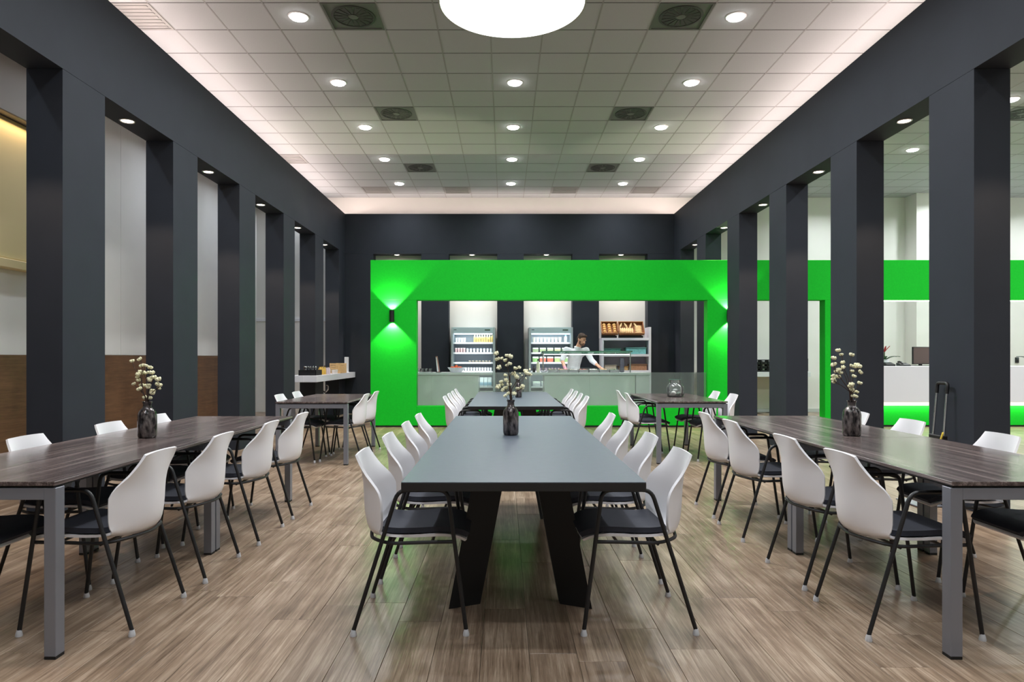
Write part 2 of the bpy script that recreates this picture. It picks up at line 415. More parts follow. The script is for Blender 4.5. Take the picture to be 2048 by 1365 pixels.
# ------------------------------------------------------------------ outer shell
struct('trim_6', MB().box(WALL_L-.70, WALL_L-.301, Y_FRONT, Y_BACK, WALL_H-.115, WALL_H-.095), M_DARK, smooth=False)  # unseen ledge added under the left cove lamp, blocks its downward light
struct('trim_7', MB().box(WALL_R+.301, WALL_R+.70, Y_FRONT, Y_BACK, WALL_H-.115, WALL_H-.095), M_DARK, smooth=False)  # same added ledge below the right cove lamp
struct('wall_north', MB().box(X_WEST-.2, X_EAST+.2, Y_REAR, Y_REAR+.15, 0, CEIL), M_WHITE, smooth=False)
struct('wall_south', MB().box(X_WEST-.2, X_EAST+.2, Y_FRONT-.15, Y_FRONT, 0, CEIL), M_WHITE, smooth=False)
ww = struct('wall_west', MB().box(X_WEST-.15, X_WEST, Y_FRONT, Y_REAR, 0, CEIL), M_WHITE, smooth=False)
struct('wall_east', MB().box(X_EAST, X_EAST+.15, Y_FRONT, Y_REAR, 0, CEIL), M_WHITE, smooth=False)
y = 2.0
while y < 14.4:
    MB().bbox(X_WEST, X_WEST+.022, y+.002, min(y+2.5, 14.5)-.002, .06, 1.305, .002).build('wood_panel', M_WAINSCOT, ww, smooth=False); y += 2.5
for (y0, y1) in ((4.5, 6.9), (8.4, 10.35), (10.353, 12.8), (12.803, 15.2)):
    MB().bbox(X_WEST, X_WEST+.012, y0, y1-.003, 1.31, CEIL-.01, .002).build('wall_panel', M_WHITE, ww, smooth=False)
struct('baseboard_west', MB().box(X_WEST, X_WEST+.025, Y_FRONT, 14.5, 0, .06), M_DARK, smooth=False)
struct('trim_1', MB().bbox(X_WEST, WALL_L-WALL_T, Y_REAR-.03, Y_REAR, 2.12, 2.19, .004), M_WHITE2, smooth=False)
# cream bulkhead and niche in the left hand room (first opening)
cream = mat('cream_wall', srgb(214, 196, 150), .7); grw = mat('grey_white', srgb(150, 142, 135), .6)
struct('trim_2', MB().bbox(X_WEST, X_WEST+.16, 6.9, 8.38, 4.06, CEIL-.01, .01), grw, smooth=False)
struct('trim_3', MB().bbox(X_WEST, X_WEST+.05, 6.9, 8.38, 2.42, 4.05, .01), cream, smooth=False)
struct('trim_4', MB().bbox(X_WEST, X_WEST+.12, 6.9, 8.38, 2.30, 2.41, .01), cream, smooth=False)
lamp('AREA', (X_WEST+.12, 7.65, 4.03), 3.2, (1, .72, .38), size=.04, size_y=1.4, rot=(0, math.radians(-20), 0))
# right hand room: boxed column, skirting
struct('trim_5', MB().box(9.37, 9.95, Y_REAR-.45, Y_REAR, 0, CEIL), M_WHITE, smooth=False)
struct('baseboard_north', MB().box(WALL_R+.3, 9.36, Y_REAR-.015, Y_REAR, 0, .08), mat('skirting', srgb(190, 192, 190), .5), smooth=False)
for k, x in enumerate((5.54, 7.34, 9.74, 12.14)):
    for j, y in enumerate((-1.0, 2.14, 5.14, 8.14, 9.94, 12.34, 14.74)):
        if x == 5.54 and j % 2 == 0: continue
        downlight(x, y, CEIL, P_RIGHT, C_COOL, 'downlight in the white room behind the right wall, %s line, %s from the far wall' % (['first', 'second', 'third', 'fourth'][k], ['nearest', 'second', 'third', 'fourth'][6-j] if j > 2 else 'x'), None, bare=(j < 4 or k == 0))
for j in range(7):
    downlight(-4.66, 1.54+2.4*j, CEIL, P_LEFT, (.78, .88, 1), 'x', bare=True)  # bare lamps out of sight, added to whiten the outer left wall

# ------------------------------------------------------------------ green portal with glass pane
GY0, GY1 = 12.54, 12.765
gp = thing('green_frame_wall', 'bright green frame wall with window openings in front of the serving counter', 'partition', (0, GY0, 0))
D = GY1-GY0
def gpart(name, x0, x1, z0, z1, m=M_GREEN): return MB().bbox(x0, x1, 0, D, z0, z1, .003).build(name, m, gp, smooth=False)
ZT, ZW, ZS = 3.057, 2.326, .387
gpart('top_beam', -2.45, 12.6, ZW, ZT)
gpart('post', -2.45, -1.61, .03, ZW-.0005); gpart('post', 3.71, 4.46, .03, ZW-.0005); gpart('post', 5.86, 6.70, .03, ZW-.0005)
gpart('sill_beam', -1.6095, 3.7095, .03, ZS)
MB().box(-2.44, 4.45, .012, D-.012, 0, .03).build('plinth', M_BLACKM, gp, smooth=False)
MB().box(5.87, 6.69, .012, D-.012, 0, .03).build('plinth', M_BLACKM, gp, smooth=False)
MB().box(-1.609, 3.709, .10, .112, ZS, 1.0).build('glass_pane', M_PANE, gp, smooth=False)
MB().box(6.72, 12.5, .09, .13, ZW-.012, ZW-.0006).build('led_strip', mat('led', (1, 1, 1, 1), emit=(1, .95, .8, 1), strength=6), gp, smooth=False)
lamp('AREA', (9.6, .11, ZW-.02), 18, (1, .95, .85), gp, size=5.6, size_y=.05)

def sconce(x, label):
    t = thing('wall_sconce', label, 'wall lamp', (x, GY0, 2.03))
    MB().lathe([(.044, -.105), (.044, .105), (.038, .105), (.038, -.105), (.044, -.105)], (0, -.06, 0), 24, False).build('body', M_BLACK, t)
    MB().box(-.03, .03, -.03, 0, -.04, .04).build('wall_mount', M_BLACK, t, smooth=False)
    for s in (1, -1):
        MB().lathe([(.036, 0), (0, .002)], (0, -.06, s*.06), 16).build('lens', M_EMITW, t)
        lamp('SPOT', (0, -.06, s*.09), 45, (1, .93, .62), t, rot=(math.radians(8) if s < 0 else PI-math.radians(8), 0, 0), size=.015, spot=math.radians(96), blend=.25)
sconce(-2.05, 'black up and down wall lamp on the left green post')
sconce(4.09, 'black up and down wall lamp on the right green post')

# ------------------------------------------------------------------ chairs
PROF = [(-.258, .818), (-.252, .775), (-.246, .72), (-.242, .67), (-.239, .62), (-.236, .56), (-.230, .505), (-.216, .458), (-.185, .433), (-.13, .427), (-.06, .430), (.02, .438), (.09, .446), (.15, .449), (.205, .444), (.24, .433), (.258, .416)]
HW = [.150, .163, .183, .207, .224, .222, .219, .215, .211, .208, .208, .210, .213, .214, .210, .196, .168]
FW = [.0, .014, .045, .085, .108, .108, .104, .086, .05, .012, 0, 0, 0, 0, 0, 0, 0]     # wings pull forward
UP = [-.004, 0, 0, 0, 0, .002, .008, .020, .032, .030, .020, .012, .008, .006, .004, 0, 0]
def lerp_list(L, t):
    t = max(0, min(len(L)-1-1e-6, t)); i = int(t); f = t-i
    def cr(p0, p1, p2, p3): return .5*((2*p1)+(-p0+p2)*f+(2*p0-5*p1+4*p2-p3)*f*f+(-p0+3*p1-3*p2+p3)*f**3)
    g = lambda k: L[max(0, min(len(L)-1, k))]
    a_, b_, c_, d_ = g(i-1), g(i), g(i+1), g(i+2)
    if hasattr(a_, '__len__'): return tuple(cr(*q) for q in zip(a_, b_, c_, d_))
    return cr(a_, b_, c_, d_)
def lin(L, t):
    t = max(0, min(len(L)-1-1e-6, t)); i = int(t); return L[i]*(1-t+i)+L[i+1]*(t-i)
def shell_pt(s, u):
    y, z = lerp_list(PROF, s); hw = lin(HW, s); k = abs(u)**2.3
    return Vector((hw*u, y+lerp_list(FW, s)*k, z+lerp_list(UP, s)*k))
def sheet(ss_, us, th, off=0):
    bm = bmesh.new(); rows = []
    for s in ss_:
        rows.append([bm.verts.new(shell_pt(s, u)) for u in us])
    for i in range(len(ss_)-1):
        for j in range(len(us)-1):
            bm.faces.new((rows[i][j], rows[i][j+1], rows[i+1][j+1], rows[i+1][j]))
    bm.normal_update()
    nrm = [v.normal.copy() for v in bm.verts]
    if nrm[len(nrm)//2].z < 0:
        bmesh.ops.reverse_faces(bm, faces=bm.faces[:]); bm.normal_update(); nrm = [v.normal.copy() for v in bm.verts]
    bm.verts.index_update()
    top = [v.co+n*off for v, n in zip(bm.verts, nrm)]; bot = [v.co+n*(off-th) for v, n in zip(bm.verts, nrm)]
    fs = [[v.index for v in f.verts] for f in bm.faces]; n = len(top); nu = len(us); ns = len(ss_)
    mb = MB(); ff = [f for f in fs]+[[i+n for i in reversed(f)] for f in fs]
    loop = [j for j in range(nu)]+[i*nu+nu-1 for i in range(1, ns)]+[(ns-1)*nu+j for j in range(nu-2, -1, -1)]+[i*nu for i in range(ns-2, 0, -1)]
    for a_, b_ in zip(loop, loop[1:]+loop[:1]): ff.append([a_, b_, b_+n, a_+n])
    mb.add(top+bot, ff); bm.free()
    return mb
def fix(me):
    bm = bmesh.new(); bm.from_mesh(me); bmesh.ops.recalc_face_normals(bm, faces=bm.faces[:]); bm.to_mesh(me); bm.free()
    me.polygons.foreach_set('use_smooth', [True]*len(me.polygons)); me.set_sharp_from_angle(angle=math.radians(50)); return me
def arc_path(pts, r=.045, n=5):
    out = [Vector(pts[0])]
    for i in range(1, len(pts)-1):
        p, a_, b_ = Vector(pts[i]), Vector(pts[i-1]), Vector(pts[i+1])
        da, db = (a_-p).normalized(), (b_-p).normalized(); p0, p1 = p+da*r, p+db*r
        for k in range(n+1):
            t_ = k/n; out.append(p0*(1-t_)**2+p*2*t_*(1-t_)+p1*t_*t_)
    out.append(Vector(pts[-1])); return out
def make_chair(label, group):
    t = thing('dining_chair', label, 'chair', group=group)
    us = [-1, -.97, -.9, -.78, -.62, -.42, -.2, 0, .2, .42, .62, .78, .9, .97, 1]
    link('shell', fix(sheet([i*.5 for i in range(33)], us, .012).mesh('shell', M_SHELL)), t)
    us2 = [-.93, -.9, -.7, -.4, 0, .4, .7, .9, .93]
    pad = sheet([8.4, 8.7, 9, 9.5, 10, 11, 12, 13, 14, 14.6, 15.1, 15.5], us2, .024, .030)
    link('seat_pad', fix(pad.mesh('seat_pad', M_PAD)), t)
    for s in (-1, 1):
        fr = MB().tube(arc_path([(s*.252, -.256, .022), (s*.236, -.055, .662), (s*.236, .172, .662), (s*.252, .258, .022)]), .0098, 10).build('side_frame', M_BLACK, t)
        for yy in (-.256, .258):
            MB().lathe([(.015, 0), (.0155, .006), (.0125, .019), (.0095, .029)], (s*.2535, yy, 0), 14).build('foot', M_SILVER, fr)
    rail = arc_path([(.236, .200, .424), (.225, .10, .420), (.212, -.10, .410), (.172, -.185, .424), (.0, -.218, .420), (-.172, -.185, .424), (-.212, -.10, .410), (-.225, .10, .420), (-.236, .200, .424)], .05, 5)
    MB().tube(rail, .0085, 8).build('seat_rail', M_BLACK, t)
    MB().cyl((-.226, .10, .418), (.226, .10, .418), .007, n=8).cyl((-.215, -.09, .406), (.215, -.09, .406), .007, n=8).build('cross_bar', M_BLACK, t)
    return t
chair0 = None
def chair(x, y, face, label, group, jitter=.0):
    global chair0
    rz = -PI/2 if face > 0 else PI/2
    rz += random.uniform(-jitter, jitter)
    if chair0 is None:
        chair0 = make_chair(label, group); chair0.location = (x, y, 0); chair0.rotation_euler = (0, 0, rz); return chair0
    return clone(chair0, (x, y, 0), rz, label, group)
def chair_row(xs_, ys, face, side, table, jit=.02):
    for k, yy in enumerate(ys):
        o_ = ORD[k] if k < len(ys)-1 else 'farthest'
        xx = xs_[k] if hasattr(xs_, '__len__') else xs_
        chair(xx, yy, face, 'white shell chair with black pad, %s on the %s side of the %s' % (o_, side, table), 'chairs at the '+table, jit)
chair_row(-.437, [3.385, 4.10, 4.84, 5.55], 1, 'left', 'front black table')
chair_row(.617, [3.39, 4.10, 4.86, 5.60], -1, 'right', 'front black table')
chair_row(-.45, [8.14, 8.77, 9.38, 9.98], 1, 'left', 'rear black table')
chair_row(.72, [8.14, 8.77, 9.38, 9.98], -1, 'right', 'rear black table')
chair_row([-1.955, -1.945, -1.92, -1.92], [3.38, 4.11, 4.89, 5.64], -1, 'right', 'left wooden table')
chair_row(-2.53, [3.25, 4.0, 4.83, 5.5], 1, 'left', 'left wooden table')
chair_row([1.885, 1.89, 1.895, 1.91], [3.33, 4.0, 4.98, 5.67], 1, 'left', 'right wooden table')
chair_row([2.69, 2.72, 2.73, 2.74], [3.39, 4.12, 5.03, 5.80], -1, 'right', 'right wooden table', .05)
chair_row(-1.99, [8.62, 9.28], -1, 'right', 'far left table')
chair_row(-2.55, [8.55, 9.25], 1, 'left', 'far left table')
chair_row(1.83, [8.85, 9.52], 1, 'left', 'far right table')
chair_row(2.63, [8.65, 9.36], -1, 'right', 'far right table')

# ------------------------------------------------------------------ tables
def black_table(x0, x1, y0, y1, label, inset=.60):
    xc, yc_ = (x0+x1)/2, (y0+y1)/2; hx, hy = (x1-x0)/2, (y1-y0)/2
    t = thing('dining_table', label, 'table', (xc, yc_, 0), 0)
    MB().bbox(-hx, hx, -hy, hy, .711, .7475, .002).build('tabletop', M_BLACK, t, smooth=False)
    MB().bbox(-hx, hx, -hy, hy, .7476, .75, .001).build('top_laminate', M_TABLE, t, smooth=False)
    yb = hy-inset
    for sx in (-1, 1):
        for sy in (-1, 1):
            # slab leg: outer-end corner, inner-end corner, inner corner, outer corner; leaning inwards to the top
            b = [(.362, yb), (.205, yb-.075), (.203, yb-.14), (.358, yb-.065)]
            lo = [(sx*x, sy*y, 0) for x, y in b]; hi = [(sx*(x-.135), sy*(y+.02), .711) for x, y in b]
            if sx*sy < 0: lo.reverse(); hi.reverse()
            MB().hexa(lo+hi).build('leg', M_BLACKM, t, smooth=False)
    MB().box(-.06, .06, -yb+.05, yb-.05, .66, .711).build('spine_beam', M_BLACKM, t, smooth=False)
black_table(-.432, .592, 2.863, 6.13, 'long dark charcoal dining table in the front centre')
black_table(-.395, .635, 7.34, 10.42, 'dark charcoal dining table behind the front centre one', .35)
def wood_table(x0, x1, y0, y1, label):
    xc, yc_ = (x0+x1)/2, (y0+y1)/2; hx, hy = (x1-x0)/2, (y1-y0)/2
    t = thing('dining_table', label, 'table', (xc, yc_, 0), 0)
    MB().bbox(-hx, hx, -hy, hy, .732, .75, .002).build('tabletop', M_TABLEWOOD, t, smooth=False)
    MB().box(-hx+.015, hx-.015, -hy+.02, hy-.02, .722, .732).build('underlay', M_BLACKM, t, smooth=False)
    for sy in (-1, 1):
        ya, yb = sorted((sy*(hy-.006), sy*(hy-.066)))
        for sx in (-1, 1):
            xa, xb = sorted((sx*hx, sx*(hx-.05)))
            lg = MB().bbox(xa, xb, ya, yb, .012, .722, .002).build('leg', M_STEEL, t, smooth=False)
            MB().box(xa+.001, xb-.001, ya+.001, yb-.001, 0, .012).build('foot', M_BLACKM, lg, smooth=False)
        MB().bbox(-hx+.05, hx-.05, ya, yb, .672, .722, .002).build('end_beam', M_STEEL, t, smooth=False)
    for sx in (-1, 1):
        xa, xb = sorted((sx*(hx-.22), sx*(hx-.25)))
        MB().box(xa, xb, -hy+.066, hy-.066, .69, .722).build('side_beam', M_STEEL, t, smooth=False)
wood_table(-2.738, -1.885, 2.875, 4.478, 'dark wood grain table on grey legs, nearest on the left')
wood_table(-2.738, -1.885, 4.482, 6.10, 'dark wood grain table on grey legs carrying the left flower vase')
wood_table(1.875, 2.785, 2.875, 4.478, 'dark wood grain table on grey legs, nearest on the right')
wood_table(1.875, 2.785, 4.482, 6.15, 'dark wood grain table on grey legs carrying the right flower vase')
wood_table(-2.70, -1.85, 8.08, 9.85, 'far left wood grain table below the white wall shelf')
wood_table(1.82, 2.66, 8.17, 9.98, 'far right wood grain table carrying the glass jar')

# ------------------------------------------------------------------ vases with blossom branches
def smoked():
    m = bpy.data.materials.new('smoked_glass'); m.use_nodes = True; N = m.node_tree.nodes; L = m.node_tree.links; b = N['Principled BSDF']
    g = N.new('ShaderNodeTexCoord'); mp = N.new('ShaderNodeMapping'); mp.inputs['Scale'].default_value = (1, 1, .45); L.new(g.outputs['Object'], mp.inputs[0])
    n = N.new('ShaderNodeTexNoise'); n.inputs['Scale'].default_value = 45; n.inputs['Detail'].default_value = 4; L.new(mp.outputs[0], n.inputs['Vector'])
    r = N.new('ShaderNodeValToRGB'); L.new(n.outputs['Fac'], r.inputs[0]); e = r.color_ramp.elements
    e[0].position = .4; e[0].color = srgb(38, 35, 36); e[1].position = .68; e[1].color = srgb(128, 120, 118)
    L.new(r.outputs[0], b.inputs['Base Color']); b.inputs['Metallic'].default_value = .55; b.inputs['Roughness'].default_value = .12
    bp = N.new('ShaderNodeBump'); bp.inputs['Strength'].default_value = .25; bp.inputs['Distance'].default_value = .01; L.new(n.outputs['Fac'], bp.inputs['Height']); L.new(bp.outputs[0], b.inputs['Normal'])
    return m
M_SMOKE = smoked()
M_TWIG = mat('twig_brown', srgb(62, 44, 36), .8)
M_PETAL = mat('cream_petal', srgb(232, 228, 192), .7, noise=.15, nscale=120)
def petal_cup():
    mb = MB()
    for k in range(5):
        a_ = 2*PI*k/5
        mb.ball((.011*math.cos(a_), .011*math.sin(a_), .009), (.011, .009, .013), 7, 5, (0, .5, a_))
    mb.ball((0, 0, .006), .009, 6, 4)
    return mb.mesh('blossom', M_PETAL)
BLOSSOM = petal_cup()
CALYX = MB().lathe([(.003, -.008), (.008, -.002), (.009, .003)], n=7).mesh('calyx', mat('calyx_green', srgb(105, 105, 60), .8))
vase_prof = [(.040, 0), (.049, .004), (.0525, .02), (.053, .10), (.0525, .145), (.047, .168), (.034, .186), (.024, .198), (.0225, .218), (.0265, .228), (.0285, .234), (.026, .236), (.0195, .228), (.019, .2), (.028, .184), (.043, .165), (.048, .14), (.048, .02), (.0, .012)]
vase_me = MB().lathe(vase_prof, n=32).mesh('vase', M_SMOKE, angle=60)
def vase(px, y, label, blabel, pts, stems, sc=1.0, bs=1.0):
    x = (px-CX)*y/F
    v = link('flower_vase', vase_me, None, (x, y, .75)); v.scale = (sc, sc, 1); tag(v, label, 'vase', 'smoked glass vases')
    t = thing('blossom_branches', blabel, 'flowers', (x, y, .75), 0, 'cream blossom branches in vases')
    rnd = random.Random(px)
    lines = []
    for st in stems:
        dy = rnd.uniform(-.07, .07); q = []
        n = len(st)
        base = Vector((rnd.uniform(-.012, .012), rnd.uniform(-.012, .012), .02))
        q = [base, Vector((base.x*.6, base.y*.6, .225))]
        for i, (ax, ay) in enumerate(st):
            yy = y+dy*(i+1)/n; wx = W(ax, ay, yy); q.append(Vector((wx[0]-x, yy-y, wx[2]-.75)))
        # smooth
        r_ = [.0042-.0028*k/(len(q)-1) for k in range(len(q))]
        MB().tube(q, .003, 6, True, r_).build('branch', M_TWIG, t); lines.append(q)
    allp = [p.lerp(q2, f) for l in lines for p, q2 in zip(l[1:], l[2:]) for f in (.0, .33, .66, 1)]
    for (ax, ay) in pts:
        cand = []
        wx = W(ax, ay, y); p = Vector((wx[0]-x, 0, wx[2]-.75))
        near = min(allp, key=lambda q: (q.x-p.x)**2+(q.z-p.z+.035)**2+(0 if q.z < p.z else .02))
        yy = y+max(-.09, min(.09, near.y*1.1+rnd.uniform(-.025, .025))); wx = W(ax, ay, yy); p = Vector((wx[0]-x, yy-y, wx[2]-.75))
        d = (p-near)
        if d.length > .012:
            MB().tube([near, near.lerp(p, .5)+Vector((0, 0, -.006)), p-d.normalized()*.006], .0014, 5).build('twig', M_TWIG, t)
        dirn = (d.normalized()+Vector((rnd.uniform(-.5, .5), rnd.uniform(-.9, .1), .6))).normalized()
        rot = dirn.to_track_quat('Z', 'Y').to_euler()
        b = link('blossom', BLOSSOM, t, p, rot); k = rnd.uniform(.62, .95)*bs; b.scale = (k, k, k)
        link('calyx', CALYX, b)
def pc(l, sx, ox, oy): return [(ox+a_/sx, oy+b_/sx) for a_, b_ in l]
cp = pc([(365, 130), (435, 195), (380, 210), (485, 225), (505, 160), (545, 172), (540, 270), (508, 290), (405, 320), (480, 425), (615, 335), (670, 318), (600, 405), (635, 455), (760, 370), (770, 400), (815, 415), (490, 490), (430, 515), (530, 520), (535, 560), (435, 560), (390, 585), (490, 600), (455, 625), (650, 610), (715, 575), (700, 600), (535, 675), (490, 705), (600, 680), (620, 430)], 6.825, 940, 690)
cs = [pc(l, 6.825, 940, 690) for l in ([(540, 640), (535, 440), (520, 330), (440, 270), (372, 150)], [(550, 620), (530, 400), (500, 240), (520, 165)], [(570, 600), (640, 500), (730, 430), (810, 420)], [(555, 650), (545, 420), (600, 360), (668, 325)], [(540, 680), (480, 620), (400, 585)], [(570, 690), (640, 640), (712, 590)], [(545, 690), (500, 560), (440, 520)])]
vase(1021.7, 4.62, 'smoked glass bottle vase on the front black table', 'cream blossom branches in the vase on the front black table', cp, cs)
lp = pc([(105, 175), (222, 145), (245, 240), (293, 238), (355, 270), (215, 320), (190, 360), (270, 345), (305, 345), (350, 335), (390, 342), (365, 430), (415, 410), (485, 440), (200, 450), (135, 500), (235, 520), (300, 530), (345, 520), (330, 550), (465, 500), (490, 525), (478, 560), (215, 575), (395, 605), (385, 635), (345, 705), (295, 700), (190, 400), (355, 445)], 7.18, 250, 700)
ls_ = [pc(l, 7.18, 250, 700) for l in ([(260, 600), (240, 420), (250, 280), (222, 150)], [(255, 620), (225, 400), (140, 270), (106, 180)], [(310, 640), (320, 480), (300, 330), (292, 240)], [(330, 650), (370, 500), (400, 420), (480, 445)], [(280, 660), (215, 570), (140, 505)], [(340, 660), (430, 580), (488, 540)], [(320, 640), (350, 420), (355, 280)])]
vase(294.5, 4.46, 'smoked glass bottle vase on the left wooden table', 'cream blossom branches in the vase on the left wooden table', lp, ls_, 1.1)
rp = pc([(250, 90), (292, 145), (430, 150), (185, 195), (315, 250), (195, 280), (175, 290), (315, 315), (430, 300), (470, 310), (500, 285), (530, 310), (540, 380), (440, 370), (255, 355), (220, 375), (285, 395), (185, 435), (245, 450), (190, 480), (200, 515), (460, 440), (540, 535), (430, 555), (400, 580), (430, 585), (430, 625), (450, 650), (500, 652), (440, 712), (475, 715)], 6.825, 1640, 690)
rs = [pc(l, 6.825, 1640, 690) for l in ([(420, 640), (410, 450), (400, 280), (430, 160)], [(410, 640), (390, 470), (330, 320), (300, 150)], [(400, 620), (300, 480), (220, 380), (190, 290)], [(430, 640), (440, 450), (500, 330)], [(440, 660), (500, 600), (540, 540)], [(400, 640), (360, 470), (270, 260), (180, 195)], [(405, 640), (300, 560), (190, 500)])]
vase(1703.5, 4.57, 'smoked glass bottle vase on the right wooden table', 'cream blossom branches in the vase on the right wooden table', rp, rs, 1.1)
vase(1037, 8.98, 'smoked glass vase farther back on the rear black table', 'cream blossom branches in the vase on the rear black table', [(1050, 745), (1057, 750), (1060, 740), (1044, 752), (1032, 758), (1040, 748), (1051, 758)], [[(1040, 765), (1052, 752)], [(1036, 765), (1034, 757)], [(1042, 766), (1059, 742)]], .85, .8)

# glass jar on the far right table
t = thing('glass_jar', 'round clear glass jar with white stones on the far right table', 'jar', (2.27, 9.12, .75))
MB().lathe([(.08, 0), (.108, .012), (.114, .05), (.112, .13), (.095, .165), (.074, .178), (.072, .205), (.084, .226), (.086, .232), (.080, .232), (.069, .206), (.070, .176), (.09, .162), (.106, .13), (.108, .05), (.10, .02), (0, .014)], n=32).build('jar_body', M_GLASS, t, angle=60)
MB().lathe([(.078, .226), (.088, .229), (.088, .234), (.078, .234)], n=32, caps=False).build('rim', M_GLASSG, t)
rj = random.Random(3)
stone_l = [('white round stone inside the glass jar, at its left', srgb(225, 225, 220), (-.035, -.04, .048), (.038, .03, .03)), ('grey green stone inside the glass jar, at its right', srgb(92, 110, 96), (.04, -.03, .042), (.036, .034, .026)), ('dark pebble at the back inside the glass jar', srgb(50, 52, 50), (0, .05, .045), (.05, .03, .028)), ('pale grey pebble on top inside the glass jar', srgb(160, 165, 160), (.0, .0, .088), (.034, .03, .02))]
for lab, c, p, r in stone_l:
    o = MB().ball(p, r, 14, 10).build('pebble', mat('pebble_%d' % int(c[0]*999), c, .5, noise=.2, nscale=30), None, (2.27, 9.12, .75)); tag(o, lab, 'stone')

# ------------------------------------------------------------------ serving counters
M_CTR = mat('counter_front', srgb(222, 228, 226), .25)
M_STONE = mat('counter_top', srgb(216, 220, 222), .3)
CY0 = 13.70
def counter(x0, x1, b0, b1, label, endpanel=None):
    t = thing('serving_counter', label, 'counter', ((x0+x1)/2, CY0, 0)); c = (x0+x1)/2
    MB().bbox(x0-c, x1-c, 0, .76, .925, .97, .004).build('worktop', M_STONE, t, smooth=False)
    MB().bbox(b0-c, b1-c, .05, .70, .08, .924, .003).build('body', M_CTR, t, smooth=False)
    MB().box(b0-c+.02, b1-c-.02, .09, .68, 0, .08).build('toe_kick', M_BLACKM, t, smooth=False)
    n = max(1, round((b1-b0)/.9))
    for k in range(n):
        a0 = b0-c+(b1-b0)*k/n; a1 = b0-c+(b1-b0)*(k+1)/n
        MB().bbox(a0+.002, a1-.002, .035, .0495, .085, .92, .002).build('front_panel', M_CTR, t, smooth=False)
    if endpanel: MB().bbox(endpanel[0]-c, endpanel[1]-c, .02, .74, 0, .924, .003).build('end_panel', M_WHITE2, t, smooth=False)
    return t
counter(-2.40, -.25, -2.40, -.52, 'white topped counter on the left behind the green frame')
counter(.54, 2.91, .80, 2.62, 'white topped serving counter under the glass sneeze guard', (2.63, 2.90))
CT = .97
# sneeze guard
t = thing('sneeze_guard', 'glass sneeze guard on steel posts above the serving counter', 'sneeze guard', (1.66, 13.86, CT))
gx = .88
for s in (-1, 1):
    MB().cyl((s*gx, 0, 0), (s*gx, 0, .43), .014, n=12).build('post', M_CHROME, t)
    MB().cyl((s*gx, .0, .40), (s*gx, .36, .385), .009, n=8).build('bracket', M_CHROME, t)
MB().hexa([(-gx-.03, -.10, .425), (gx+.03, -.10, .425), (gx+.03, .42, .375), (-gx-.03, .42, .375), (-gx-.03, -.10, .437), (gx+.03, -.10, .437), (gx+.03, .42, .387), (-gx-.03, .42, .387)]).build('glass_shelf', M_GLASSG, t, smooth=False)
MB().box(-gx, gx, -.10, -.085, .409, .424).build('glass_edge', mat('glass_edge', srgb(120, 175, 150), .2), t, smooth=False)
MB().box(-gx, gx, .06, .075, .362, .372).build('light_tube', mat('tube_light', (1, 1, 1, 1), emit=(1, 1, 1, 1), strength=2.2), t, smooth=False)
lamp('AREA', (0, .07, .345), 6, (1, 1, 1), t, size=1.7, size_y=.03)
MB().box(-gx+.02, gx-.02, -.085, -.08, .02, .10).build('front_glass', M_GLASS, t, smooth=False)

# food trays on the counter
M_TRAY = mat('tray_steel', srgb(170, 172, 172), .3, .7)
foods = [((90, 95, 60), 'green grey'), ((150, 120, 84), 'beige'), ((196, 190, 180), 'white'), ((120, 66, 50), 'reddish brown'), ((205, 200, 190), 'pale'), ((170, 140, 96), 'golden'), ((70, 96, 54), 'green')]
pos = ['leftmost', 'second from the left', 'third from the left', 'middle', 'third from the right', 'second from the right', 'rightmost']
for k in range(7):
    x = .98+.208*k
    t = thing('food_tray', 'steel tray of %s food on the serving counter, %s' % (foods[k][1], pos[k]), 'tray', (x, 14.0, CT), 0, 'food trays on the serving counter')
    b = MB(); hx, hy, h = .095, .13, .06
    b.box(-hx, hx, -hy, -hy+.006, 0, h).box(-hx, hx, hy-.006, hy, 0, h).box(-hx, -hx+.006, -hy, hy, 0, h).box(hx-.006, hx, -hy, hy, 0, h).box(-hx, hx, -hy, hy, 0, .006)
    b.build('pan', M_TRAY, t, smooth=False)
    f = MB(); rr = random.Random(k)
    for q in range(22): f.ball((rr.uniform(-.07, .07), rr.uniform(-.10, .10), rr.uniform(.035, .062)), (rr.uniform(.015, .028), rr.uniform(.015, .028), .013), 7, 5)
    f.box(-.088, .088, -.122, .122, .006, .04)
    f.build('food', mat('food_%d' % k, srgb(*foods[k][0]), .6, noise=.3, nscale=60), t)['kind'] = 'stuff'
def bottle(name, x, y, z, h, r, col, capcol, label, cat='bottle', group=None, parent_scale=1):
    t = thing(name, label, cat, (x, y, z), 0, group)
    MB().lathe([(r*.9, 0), (r, .006), (r, h*.62), (r*.45, h*.8), (r*.4, h*.9)], n=14).build('bottle_body', mat('btl_%d_%d_%d' % col, srgb(*col), .25), t)
    MB().lathe([(r*.5, h*.9), (r*.5, h), (0, h)], n=12).build('cap', mat('cap_%d_%d_%d' % capcol, srgb(*capcol), .4), t)
    return t
def clone_at(src, spots, labels=None):
    for k, p in enumerate(spots): clone(src, p, 0, labels[k] if labels else None)
bottle('oil_bottle', .68, 13.9, CT, .27, .035, (205, 208, 180), (20, 20, 20), 'pale dressing bottle with dark cap at the counter left end')
bottle('pepper_mill', .60, 13.95, CT, .13, .03, (40, 40, 42), (30, 30, 30), 'short black pepper mill beside the pale dressing bottle', 'mill')
t = thing('stone_bowl', 'white shallow dish near the left end of the serving counter', 'bowl', (.80, 13.86, CT))
MB().lathe([(.05, 0), (.09, .035), (.094, .04), (.088, .038), (.048, .008), (0, .006)], n=20).build('dish', M_WHITE2, t)
